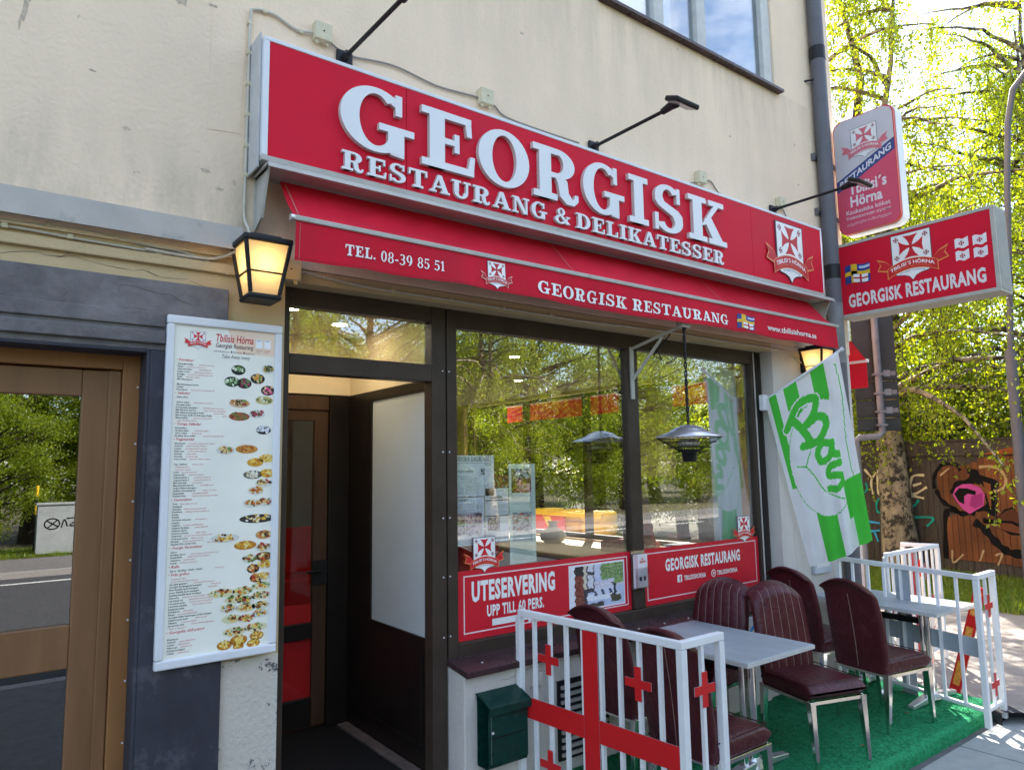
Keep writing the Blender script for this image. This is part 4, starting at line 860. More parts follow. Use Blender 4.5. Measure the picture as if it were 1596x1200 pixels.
# ================================================================= mailbox
t = thing('mailbox', 'dark green metal mailbox on the white plinth wall', 'mailbox', (2.56, -.25, .3))
b = MB(); fr = frame((2.43, 0, 0), (0, -1, 0), (0, 0, 1), (1, 0, 0))
b.prism([(.203, .30), (.30, .30), (.315, .33), (.315, .63), (.203, .685)], fr, .0, .285, m_mail); b.build('box_body', t, .006)
b = MB(); b.prism([(.203, .69), (.203, .70), (.345, .645), (.345, .60), (.337, .60), (.337, .638)], fr, -.008, .293, m_mail); b.build('lid', t, .004)
b = MB(); b.box(2.46, 2.69, -.3185, -.316, .465, .472, m_dark); b.tube([(2.46, -.318, .50), (2.46, -.321, .50)], .008, m_whal, 10); b.build('slot_edge', t)
b = MB(); b.box(2.45, 2.452, -.3172, -.3152, .33, .60, M('scratch', (.16, .2, .19), .5)); b.build('scratch_mark', t)
# ================================================================= things in and on the shop windows
GF = facade(-.0)            # u = X, v = Z on the outer glass
t = thing('window_poster', 'red window poster UTESERVERING with a terrace photo and white arrow, left pane', 'poster', (3.19, 0, .95))
b = MB(); b.prism(rc(2.428, .948, 3.952, 1.366), GF, -.002, .001, PRINT, s2l('d41a2e'))
def outline(mb, u0, u1, v0, v1, w, h, c):
    for r_ in (rc(u0, v0, u1, v0+w), rc(u0, v1-w, u1, v1), rc(u0, v0+w, u0+w, v1-w), rc(u1-w, v0+w, u1, v1-w)): mb.prism(r_, GF, None, h, PRINT, c)
outline(b, 2.475, 3.918, .985, 1.335, .008, .0016, s2l('f0d8d8'))
text(b, GF, 'UTESERVERING', (2.535, 3.215, 1.168, 1.298), .0018, PRINT, WHITE, .045, sp=1.12)
text(b, GF, 'UPP TILL 60 PERS.', (2.65, 3.115, 1.068, 1.142), .0018, PRINT, WHITE, .035, sp=1.1)
b.prism([(2.69, 1.010), (2.98, 1.010), (2.98, .985), (3.06, 1.030), (2.98, 1.075), (2.98, 1.050), (2.69, 1.050)], GF, None, .0018, PRINT, WHITE)
b.prism(rc(3.34, 1.0, 3.885, 1.315), GF, None, .0018, PRINT, s2l('f0e8f0'))
b.build('poster_sheet', t)
rnd = random.Random(11)
def photo_col(u, v):
    c = photo_base(u+.010*math.sin(v*37)+rnd.uniform(-.008, .008), v+.012*math.sin(u*31)+rnd.uniform(-.010, .010)); k = rnd.uniform(.86, 1.1)
    return tuple(min(1, x*k) for x in c)
def photo_base(u, v):
    n = rnd.random()
    if u < .08: return s2l('eceaf2')
    if v > .78 and u < .24: return s2l('3a3234')
    if u < .24: return s2l(rnd.choice(['7a3028', '8a4434', '5c2420', 'a86858']))
    if u < .30: return s2l('d8ccb8') if v > .45 else s2l('48404a')
    if u < .44 and v > .35:
        return s2l('4a444c') if (u < .32 or u > .42 or abs(v-.8) < .04 or v < .45) else s2l('dcd8e4')
    if v > .62 and u > .56: return s2l(rnd.choice(['7c9a58', '98b070', '5c7a48', 'b0c090', '48683c']))
    if v > .72: return s2l('d4d4ea')
    if v > .5 and u > .82: return s2l(rnd.choice(['88a858', '6c9048', 'a0b878']))
    if .26 < v < .44 and .40 < u < .80: return s2l('484c68') if (int(u*21) % 3 == 0 and v < .38) else s2l('dcdcee')
    if .22 < v < .52 and .77 < u < .85: return s2l('2a2c38')
    if .06 < v < .26 and .74 < u < .94: return s2l('56503c') if v < .22 else s2l('e8e4dc')
    if .15 < v < .30 and u < .76: return s2l('eceaf4')
    if v < .10 and .35 < u < .62: return s2l('484438')
    if .44 < v < .6: return s2l(rnd.choice(['e0d8e8', 'd8c0d0', 'c8c8dc', 'e8e4f0']))
    return s2l(rnd.choice(['c8cce8', 'bcc4e4', 'd4d8f0']))
b = MB(); b.sheet(lambda u, v: GF(3.352+.520*u, 1.012+.290*v, .0024), 90, 54, PRINT, False, photo_col); b.build('printed_photo', t)
t = thing('window_poster', 'red window poster GEORGISK RESTAURANG in the right pane behind the chairs', 'poster', (4.83, 0, .95))
b = MB(); b.prism(rc(4.082, .948, 5.552, 1.366), GF, -.002, .001, PRINT, s2l('d41a2e')); outline(b, 4.125, 5.515, .985, 1.335, .008, .0016, s2l('f0d8d8'))
text(b, GF, 'GEORGISK RESTAURANG', (4.335, 5.285, 1.18, 1.278), .0018, PRINT, WHITE, .04, sp=1.12)
b.prism(rc(4.47, 1.085, 4.525, 1.14), GF, None, .0018, PRINT, WHITE); text(b, GF, 'f', (4.492, 4.514, 1.088, 1.132), .0024, PRINT, s2l('d41a2e'), .05)
text(b, GF, 'TBILISISHORNA', (4.55, 4.82, 1.092, 1.13), .0018, PRINT, WHITE, .03, sp=1.1); text(b, GF, 'TBILISISHORNA', (4.965, 5.24, 1.092, 1.13), .0018, PRINT, WHITE, .03, sp=1.1)
b.prism(ell(4.92, 1.112, .03, .03), GF, None, .0018, PRINT, WHITE); b.prism(ell(4.92, 1.112, .022, .022), GF, None, .0024, PRINT, s2l('d41a2e')); b.prism(ell(4.92, 1.112, .011, .011), GF, None, .003, PRINT, WHITE)
b.build('poster_sheet', t)
for x, z, lab in ((2.634, 1.455, 'shield crest sticker overlapping the top of the UTESERVERING poster'), (5.36, 1.44, 'shield crest sticker overlapping the top of the right window poster')):
    b = MB(); emblem(b, GF, x, z, .285, rib=s2l('d42030'), edge=s2l('f08850'), h=.003, thick=True); tag(b.build('crest_sticker'), lab, 'sticker', 'crest stickers on the shop window')
IG = facade(.022)
def sheet(name, lab, u0, u1, v0, v1, fn, col='f0f4f6'):
    b = MB(); b.prism(rc(u0, v0, u1, v1), IG, -.001, .0, PRINT, s2l(col)); fn(b); tag(b.build(name), lab, 'clipping', 'press clippings inside the window')
def lines(b, u0, u1, v0, v1, n, c='8a9098', t_=.42):
    d = (v1-v0)/n
    for i in range(n):
        s_ = ''.join(rnd.choice('aeioutnrslmdk ') for _ in range(int((u1-u0)/d*1.6)+4)).strip() or 'text'
        text(b, IG, s_, (u0, u1-(0 if i % 4 else (u1-u0)*.3), v1-d*(i+.9), v1-d*(i+.35)), .001, PRINT, s2l(c), 0, 0, 1)
def pic(b, u0, u1, v0, v1, cols, n=14, m=10): b.sheet(lambda u, v: IG(u0+(u1-u0)*u, v0+(v1-v0)*v, .0012), n, m, PRINT, False, (lambda a, e, q: lambda u, v: s2l(cols[int((math.sin(u*a+v*3+q)+math.sin(v*e-u*4+q*2)+math.sin((u-v)*a*.7)+rnd.uniform(-.7, .7)+3)/6*len(cols)*.999) % len(cols)]))(rnd.uniform(7, 13), rnd.uniform(6, 12), rnd.uniform(0, 6)))
def c1(b):
    text(b, IG, 'SVENSKA DAGBLADET', (2.432, 2.715, 2.042, 2.072), .001, PRINT, s2l('586068'), 0); b.prism(rc(2.43, 2.03, 2.72, 2.032), IG, None, .001, PRINT, s2l('707880'))
    text(b, IG, 'TORSDAGEN', (2.66, 2.715, 2.016, 2.026), .001, PRINT, s2l('586068'), 0, 0, 1)
    text(b, IG, 'georgisk matskatt', (2.435, 2.57, 1.968, 1.99), .001, PRINT, s2l('707880'), .01); pic(b, 2.63, 2.66, 1.955, 1.995, ['404850', 'c8d0d4', '808890'], 4, 6); lines(b, 2.44, 2.60, 1.90, 1.955, 4)
    for k in range(4): lines(b, 2.435+k*.073, 2.50+k*.073, 1.835, 1.895, 8)
sheet('newspaper_clipping', 'large pale newspaper page, uppermost of the clippings in the left pane', 2.425, 2.735, 1.82, 2.08, c1)
def c2(b):
    text(b, IG, 'GODBITEN', (2.435, 2.525, 1.79, 1.806), .001, PRINT, s2l('586068'), .01); lines(b, 2.44, 2.64, 1.72, 1.78, 6)
    for k, (u, v, cs) in enumerate(((2.432, 1.65, ['8a7a80', 'c8b8b8', 'b09088', '604850']), (2.51, 1.65, ['c08890', 'e0c8d0', '905868']), (2.575, 1.65, ['705868', 'b898a8', '483848']), (2.432, 1.575, ['9a9aa8', 'c8c0c8', '686470']), (2.512, 1.575, ['c0b0c8', 'd8ccd8', '988898']))): pic(b, u, u+(.06 if k in (1, 2) else .075 if k != 4 else .125), v, v+.066, cs, 12, 9)
    lines(b, 2.44, 2.64, 1.525, 1.57, 4)
sheet('newspaper_clipping', 'newspaper page with five small photos under the large page', 2.425, 2.655, 1.515, 1.815, c2, 'eceef6')
def c3(b):
    text(b, IG, 'KÅSERIER', (2.70, 2.80, 1.80, 1.82), .001, PRINT, s2l('383034'), .02); b.prism(rc(2.665, 1.785, 2.848, 1.792), IG, None, .001, PRINT, s2l('202024')); lines(b, 2.67, 2.84, 1.70, 1.78, 7)
    b.prism(rc(2.665, 1.685, 2.848, 1.692), IG, None, .001, PRINT, s2l('202024')); pic(b, 2.68, 2.775, 1.595, 1.68, ['38343c', 'a098a0', '686068', 'd0c8cc'], 14, 12); lines(b, 2.665, 2.84, 1.53, 1.59, 5)
sheet('newspaper_clipping', 'clipping with two black rules and a small dark group photo', 2.662, 2.850, 1.52, 1.865, c3, 'f0f0f2')
def c4(b): pic(b, 2.74, 2.85, 1.87, 1.95, ['7a2024', '4c2020', 'a84840', '302020', 'c0a898'], 16, 12)
sheet('printed_photo', 'small dark red photo between the newspaper page and the tall sheet', 2.738, 2.852, 1.868, 1.952, c4, '503030')
def c5(b):
    pic(b, 2.875, 2.895, 1.83, 1.99, ['302824', '584838', '88806c'], 3, 16); pic(b, 2.895, 3.04, 1.92, 1.99, ['8c8070', 'c8ccd0', '58483c', 'b8c0c8'], 16, 8); pic(b, 2.88, 3.04, 1.83, 1.925, ['b82430', '8c1c28', '5c1820', 'c8606c', '301418'], 18, 12)
    lines(b, 2.875, 3.05, 1.755, 1.82, 7); pic(b, 2.88, 3.045, 1.66, 1.70, ['c84848', '9098a8', 'd8d8d8', '484c58'], 18, 6); pic(b, 2.88, 3.045, 1.575, 1.66, ['303438', '8898a0', 'c0c8cc', '485068', '8c3c40'], 18, 12); pic(b, 2.88, 3.045, 1.51, 1.575, ['b0bcb8', 'c8d0cc'], 10, 5); lines(b, 2.875, 3.05, 1.39, 1.49, 10)
sheet('printed_sheet', 'tall narrow greenish sheet with two photos of people in red', 2.856, 3.078, 1.368, 2.022, c5, 'e4eee4')
t = thing('leaflet_holder', 'clear plastic leaflet holder on the mullion between the two posters', 'leaflet holder', (3.99, -.06, 1.1))
b = MB(); LX0, LX1 = 3.925, 4.07
b.box(LX0, LX1, -.078, -.074, 1.10, 1.25, m_pane); b.box(LX0, LX1, -.036, -.032, 1.10, 1.37, m_pane); b.box(LX0, LX1, -.074, -.036, 1.10, 1.106, m_pane); b.build('holder', t)
b = MB(); fr = facade(-.066); b.prism(rc(LX0+.008, 1.108, LX1-.006, 1.345), fr, -.02, 0, PRINT, s2l('e8dce0')); b.prism(rc(LX0+.008, 1.108, LX0+.035, 1.345), fr, None, .0006, PRINT, s2l('d8b0c0'))
emblem(b, fr, 4.01, 1.30, .06, h=.0008); b.prism(rc(3.975, 1.155, 4.0, 1.185), fr, None, .001, PRINT, s2l('404050')); b.prism(rc(4.02, 1.155, 4.045, 1.185), fr, None, .001, PRINT, s2l('604848')); b.build('leaflet_stack', t)

# ================================================================= pendant heater
t = thing('pendant_heater', 'round silver terrace heater hanging on a cable in front of the right pane', 'heater', (4.15, -.45, 2.0))
hx, hy = 4.135, -.445
b = MB(); b.lathe([(.02, 2.2837), (.05, 2.2794), (.10, 2.2620), (.125, 2.2446), (.132, 2.2384), (.236, 2.2031), (.238, 2.1960)], m_alu, (hx, hy, 0), 40); b.lathe([(.236, 2.1960), (.20, 2.2000), (.07, 2.2248), (.01, 2.2310)], m_alu, (hx, hy, 0), 40); b.build('reflector_dome', t)
b = MB()
for k in range(4): b.lathe([(.232-.038*k, 2.1936-.034*k), (.235-.038*k, 2.1912-.034*k), (.232-.038*k, 2.1888-.034*k)], m_dark, (hx, hy, 0), 36)
for k in range(36):
    a = 2*math.pi*k/36; b.tube([(hx+.232*math.cos(a), hy+.232*math.sin(a), 2.1920), (hx+.08*math.cos(a), hy+.08*math.sin(a), 2.1000)], 0.0016, m_dark, 4)
b.build('grille', t)
b = MB(); b.lathe([(.015, 2.1760+.045*math.sin(i*math.pi/8)) for i in range(1)]+[(.07, 2.1280), (.082, 2.1520), (.07, 2.1760), (.058, 2.1520), (.07, 2.1280)], M('heater_tube', (.62, .58, .50), .25, .1, 10, metal=.4), (hx, hy, 0), 24); b.build('heating_tube', t)
b = MB(); b.lathe([(.0, 2.1080), (.082, 2.1080), (.082, 2.0944), (.056, 2.0880), (.048, 2.0280), (.042, 2.0200), (0, 2.0200)], m_dark, (hx, hy, 0), 28); b.build('motor_housing', t)
b = MB()
for s in (0, math.pi): b.tube([(hx+.007*math.cos(i*.6+s), hy+.007*math.sin(i*.6+s), 2.283+i*.0125) for i in range(58)], .006, m_dark, 6)
b.build('twisted_cable', t)
t = thing('wall_bracket', 'white angled bracket at the mullion carrying the heater cable', 'bracket', (4.0, -.04, 2.6))
b = MB(); b.box(3.985, 4.02, -.045, -.031, 2.50, 2.90, m_flow); b.bar((4.0, -.04, 2.885), (hx, hy, 3.02), .010, .022, m_flow); b.bar((4.0, -.04, 2.64), (hx-.05, -.28, 2.95), .010, .022, m_flow)
b.box(hx-.04, hx+.05, hy-.02, hy+.04, 3.0, 3.05, m_flow); b.tube([(hx, hy, 2.99), (hx+.06, hy+.02, 3.02), (hx+.10, hy+.08, 3.03)], .012, m_dark, 8); b.tube([(4.05, -.1, 2.9), (4.12, -.2, 2.86), (4.10, -.25, 2.78), (4.07, -.2, 2.82), (4.12, -.33, 2.97)], .005, m_dark, 6)
b.build('bracket_arm', t)

# ================================================================= flag
t = thing('flag', 'green and white striped flag with green script letters hanging from a short pole', 'flag', (5.55, -.13, 2.53))
TL, TR, BR, BL = Vector((5.575, -.135, 2.55)), Vector((5.84, -.69, 2.93)), Vector((5.99, -.80, 1.33)), Vector((5.90, -.27, 1.09))
nn = (TR-TL).cross(BL-TL).normalized()
if nn.x > 0: nn = -nn
def flagf(u, v):
    p = (TL*(1-u)+TR*u)*(1-v)+(BL*(1-u)+BR*u)*v
    w = .034*math.sin(u*9+v*2.2)*(1-.2*v)+.075*v*math.sin(u*5.2-.6)+.012*math.sin(u*23+v*6)*(.3+v)-.05*max(0, .14-abs(u-.80))/.14*(v**.5)+.014*math.sin(u*17+v*5)*math.exp(-3*v)+.05*max(0, u-.74)*(v > 0)
    return p+nn*w+Vector((0, 0, -.012*math.sin(u*math.pi)*(1-v)))
def seg(p, a, b):
    ax, ay = a; bx, by = b; dx, dy = bx-ax, by-ay; k = max(0, min(1, ((p[0]-ax)*dx+(p[1]-ay)*dy)/(dx*dx+dy*dy+1e-9))); return math.hypot(p[0]-ax-k*dx, p[1]-ay-k*dy)
def smooth(P, n=6):
    out = []
    for i in range(len(P)-1):
        a, b2, c, d = P[max(i-1, 0)], P[i], P[i+1], P[min(i+2, len(P)-1)]
        for k in range(n):
            s = k/n; out.append(tuple(.5*(2*b2[j]+(c[j]-a[j])*s+(2*a[j]-5*b2[j]+4*c[j]-d[j])*s*s+(3*b2[j]-a[j]-3*c[j]+d[j])*s**3) for j in (0, 1)))
    return out+[P[-1]]
GRc = s2l('52cc48'); FW = s2l('f2f2f4')
# strokes in cloth coordinates: x to the right (0..0.72), y downwards (0..1.5), metres
LET = [(smooth([(.20, .28), (.27, .40), (.33, .55)]), .033), (smooth([(.13, .33), (.28, .19), (.44, .22), (.40, .33), (.30, .385), (.44, .37), (.50, .45), (.42, .54), (.33, .55), (.24, .53)]), .032),
       (smooth([(.50, .62), (.42, .59), (.36, .64), (.38, .72), (.47, .71), (.51, .62), (.50, .70), (.57, .74)]), .029), (smooth([(.55, .80), (.45, .79), (.42, .85), (.50, .88), (.56, .93), (.48, .98), (.40, .95)]), .028)]
BALL = [smooth([(.14, .66), (.22, .70), (.28, .80), (.36, .96), (.52, 1.08)]), smooth([(.22, .70), (.34, .56), (.44, .60)]), smooth([(.60, .30), (.63, .42), (.60, .56)]), smooth([(.62, .42), (.72, .44)])]
def flagcol(u, v):
    x, y = u*.72, v*1.5; inball = ((x-.40)/.33)**2+((y-.70)/.47)**2
    if u > .80-.03*v and .04 < v < .64: return FW if abs(u-.92-.03*math.sin(v*9)) > .006 else GRc
    if u > .74 and .64 <= v < .84: return GRc
    dl = min(min(seg((x, y), a, b2) for a, b2 in zip(P, P[1:]))-w for P, w in LET) if .05 < x < .68 and .12 < y < 1.05 else 9
    if dl < 0: return GRc
    if dl < .011: return FW
    if inball < 1:
        if abs(math.sqrt(inball)-1) < .018: return GRc
        if any(seg((x, y), a, b2) < .0055 for P in BALL for a, b2 in zip(P, P[1:])): return GRc
        return FW
    for a, e in (((.05, .16), (.26, .43), (.62, .80)) if v < .55 else ((.30, .58), (.80, 1.))):
        if a < u < e: return GRc
    return FW
b = MB(); b.sheet(flagf, 90, 170, CLOTH, True, flagcol); b.build('flag_cloth', t)
b = MB(); b.tube([TL+(TL-TR)*.06, TR+(TR-TL)*.05], .012, m_whal, 10); b.tube([TR+(TR-TL)*.04, TR+(TR-TL)*.07], .018, m_whal, 10); b.build('flag_pole', t)
b = MB(); b.box(5.535, 5.60, -.155, -.10, 2.46, 2.60, m_whal); b.build('pole_socket', t, .01)
# notices on the pier behind the flag
b = MB(); fr = facade(-.150); b.prism(rc(6.14, 1.0, 6.42, 2.45), fr, 0, .03, PRINT, s2l('c8ccd8')); b.prism(rc(6.17, 1.05, 6.39, 1.55), fr, None, .031, PRINT, s2l('ece8e4'))
text(b, fr, 'Välkommen', (6.2, 6.36, 1.46, 1.50), .032, PRINT, s2l('c04050'), .01)
tag(b.build('notice_board'), 'pale notice board on the corner pier, mostly hidden by the flag', 'notice board')

# ================================================================= terrace
t = thing('terrace_deck', 'low terrace deck covered with green artificial turf carpet', 'deck', (4.6, -.8, 0))
b = MB(); DX0, DX1, DY0, DY1, DZ = 2.72, 6.58, -1.42, -.205, .10
prof = [(DY1, 0), (DY1, DZ), (DY0+.07, DZ), (DY0+.03, DZ-.008), (DY0+.008, DZ-.03), (DY0, DZ-.06), (DY0, 0)]
n = 120; rn = random.Random(5); jit = [(rn.uniform(-.004, .004)) for _ in range(n+1)]
vs = [(DX0+(DX1-DX0)*i/n, y+(jit[i] if y < -1 else 0), z+(jit[i]*.6 if z > .05 else 0)) for i in range(n+1) for y, z in prof]; k = len(prof)
b.add(vs, [(i*k+j, i*k+j+1, (i+1)*k+j+1, (i+1)*k+j) for i in range(n) for j in range(k-1)][::1], m_turf, True)
b.add(vs[:k], [tuple(range(k))], m_turf); b.add(vs[-k:], [tuple(range(k))[::-1]], m_turf); b.build('carpet', t)
b = MB(); rn = random.Random(9)
for _ in range(24000):
    x, y = rn.uniform(DX0, DX1), rn.uniform(DY0-.005, DY1); z = DZ if y > DY0+.05 else rn.uniform(.005, .09); y = y if z == DZ else DY0
    a = rn.uniform(0, 6.28); w, h = .0035, rn.uniform(.004, .010); dx, dy = math.cos(a)*w, math.sin(a)*w; lx, ly = rn.uniform(-.008, .008), rn.uniform(-.012, .004)
    b.add([(x-dx, y-dy, z-.002), (x+dx, y+dy, z-.002), (x+lx, y+ly, z+h)], [(0, 1, 2)], m_turf)
o = b.build('turf_pile', t); o['kind'] = 'stuff'
for x, y in ((5.95, -.9), (6.1, -1.02), (5.75, -1.1), (6.25, -.85), (4.9, -1.2)):
    o = MB(); a = rn.uniform(0, 3); o.add([(x, y, .112), (x+.03*math.cos(a), y+.03*math.sin(a), .118), (x+.045*math.cos(a+.5), y+.045*math.sin(a+.5), .113), (x+.02*math.cos(a+1), y+.02*math.sin(a+1), .115)], [(0, 1, 2, 3)], M('dry_leaf', (.16, .10, .04), .7))
    o.build('fallen_leaf', t)

def table(name, lab, x0, x1, y0, y1, rot, grp):
    t = thing(name, lab, 'table', ((x0+x1)/2, (y0+y1)/2, .1), grp); cx, cy = (x0+x1)/2, (y0+y1)/2
    Rm = Matrix.Translation((cx, cy, 0)) @ Matrix.Rotation(R(rot), 4, 'Z') @ Matrix.Translation((-cx, -cy, 0))
    b = MB(); b.box(x0+.001, x1-.001, y0+.001, y1-.001, .822, .851, m_table, Rm); b.build('tabletop', t, .006, 3)
    b = MB()
    for q in ((x0-.002, x1+.002, y0-.002, y0+.001), (x0-.002, x1+.002, y1-.001, y1+.002), (x0-.002, x0+.001, y0+.001, y1-.001), (x1-.001, x1+.002, y0+.001, y1-.001)): b.box(q[0], q[1], q[2], q[3], .823, .846, m_tedge, Rm)
    b.build('edge_band', t)
    for y in (y0+.24, y1-.24):
        b = MB(); b.tube([Rm @ Vector((cx, y, .14)), Rm @ Vector((cx, y, .80))], .033, m_chrome, 20); b.tube([Rm @ Vector((cx-.09, y, .14)), Rm @ Vector((cx-.09, y, .80))], .018, m_chrome, 14); b.build('column', t)
        b = MB()
        for s in (-1, 1): b.bar(Rm @ Vector((cx, y, .150)), Rm @ Vector((cx+s*.34, y, .118)), .085, .05, m_alu, w2=.05, h2=.03)
        b.tube([Rm @ Vector((cx, y, .13)), Rm @ Vector((cx, y, .185))], [.06, .042], m_alu, 16); b.build('foot', t, .006)
        b = MB(); b.box(cx-.22, cx+.22, y-.035, y+.035, .80, .822, m_dark, Rm); b.build('support_plate', t)
    b = MB(); b.box(cx-.02, cx+.02, y0+.24, y1-.24, .69, .735, m_dark, Rm); b.build('stretcher', t)
table('terrace_table', 'grey topped terrace table nearest the street, behind the near white railing', 3.65, 4.36, -1.19, -.23, 0, 'terrace tables')
table('terrace_table', 'grey topped terrace table at the far end by the far white railing', 5.90, 6.56, -1.31, -.26, -3, 'terrace tables')

def make_chair():
    t = thing('terrace_chair', 'x', 'chair', (0, 0, 0), 'burgundy leather chairs on the terrace')
    b = MB()
    def seat(u, v):           # rounded cushion as a closed loop over u, swept front to back over v
        a = 2*math.pi*u; y = -.27+.50*v; e = min(1, (min(v, 1-v)*9+.02))**.5
        hw, hh = .228-.012*v, .050*e; c, s = math.cos(a), math.sin(a); sp = lambda q, p: math.copysign(abs(q)**p, q)
        dome = .012*math.sin(math.pi*v)*(1-abs(c)**2) if s > 0 else 0
        return (hw*(.97+.03*e)*sp(c, .22), y, .448+hh*sp(s, .35)+dome-.008*v)
    b.sheet(seat, 64, 22, m_leather); b.build('seat', t)
    b = MB(); b.tube([(-.222, .20, .497), (-.215, -.235, .502), (.215, -.235, .502), (.222, .20, .497)], .0035, m_leather, 6); b.build('piping', t)
    fm = MB(); fm.box(-.215, .215, -.255, -.235, .378, .402, m_chrome); fm.box(-.215, .215, .205, .225, .378, .402, m_chrome); fm.box(-.225, -.205, -.235, .205, .378, .402, m_chrome); fm.box(.205, .225, -.235, .205, .378, .402, m_chrome); fm.build('seat_frame', t, .003)
    for sx in (-1, 1):
        for sy, y in ((-1, -.238), (1, .205)):
            b = MB(); b.bar((sx*.205, y, .40), (sx*.205, y+sy*.03, 0), .044, .044, m_chrome, up=(0, 1, 0), w2=.024, h2=.024); b.build('leg', t, .003)
    # back: tall curved shell, channelled in front, rolled backwards at the arched top
    def path(k, arch):
        z = .40+k*(.60+arch); y = .205+.015*math.sin(k*2.2)+.085*k**2
        if k > .86: q = (k-.86)/.14; y += .055*q**1.5; z -= .030*q**2
        return y, z
    NU, NV = 112, 30
    def loop(u, v):
        k = .0+v
        if u < .62: s = u/.62; x = -1+2*s; front = True
        else: s = (u-.62)/.38; x = 1-2*s; front = False
        arch = .075*(1-x*x); y, z = path(k, arch); hw = .212+.018*math.sin(k*math.pi)-.006*k
        th = .034*(1-abs(x)**6)**.5 * (1 if k < .97 else .55) + .006
        if front: rib = .0055*abs(math.sin(math.pi*3.5*(x+1)))**.6*(1 if k < .88 else .4); return (x*hw, y-th-rib, z)
        return (x*hw, y+th*.9, z)
    b = MB(); vs = [loop(i/NU, j/NV) for j in range(NV+1) for i in range(NU)]
    last = []
    for i in range(NU):
        x, y, z = vs[NV*NU+i]; last.append((x, path(1, 0)[0], z+.010))
    vs += last
    fs = [(j*NU+i, j*NU+(i+1) % NU, (j+1)*NU+(i+1) % NU, (j+1)*NU+i) for j in range(NV+1) for i in range(NU)]
    b.add(vs, fs, m_leather, True)
    b.build('backrest', t)
    b = MB()
    for i in range(1, 7):
        x = -1+2*i/7; pts = []
        for j in range(3, 30):
            k = j/30; y, z = path(k, .075*(1-x*x)); hw = .212+.018*math.sin(k*math.pi)-.006*k; pts.append((x*hw, y-.034*(1-abs(x)**6)**.5-.0075, z))
        b.tube(pts, .0016, m_thread, 4)
    b.build('stitching', t)
    b = MB(); pts = [(0, path(j/30, .075)[0]+.0375, path(j/30, .075)[1]) for j in range(1, 25)]; b.tube(pts, .0022, m_thread, 4); b.build('back_seam', t)
    return t
ch = make_chair()
CH = [((3.28, -1.17), (1, .0), 'burgundy chair closest to the near railing, its back to the street corner of the fence'), ((3.45, -.47), (1, .0), 'burgundy chair between the UTESERVERING poster and the near table'),
      ((4.24, -.40), (-1, -.10), 'burgundy ribbed chair tucked under the near table, below the right window poster'), ((4.585, -1.0), (-.30, -.95), 'burgundy chair turned out toward the street between the two tables'),
      ((5.50, -1.03), (.98, -.17), 'burgundy chair at the far table seen from behind, plain back with a centre seam'), ((5.74, -.42), (1, -.2), 'burgundy chair at the far table nearest the wall, under the flag')]
for i, ((x, y), (fx, fy), lab) in enumerate(CH):
    c = ch if i == 0 else tree_copy(ch)
    c.location = (x, y, .1); c.rotation_euler.z = math.atan2(fx, -fy); c['label'] = lab

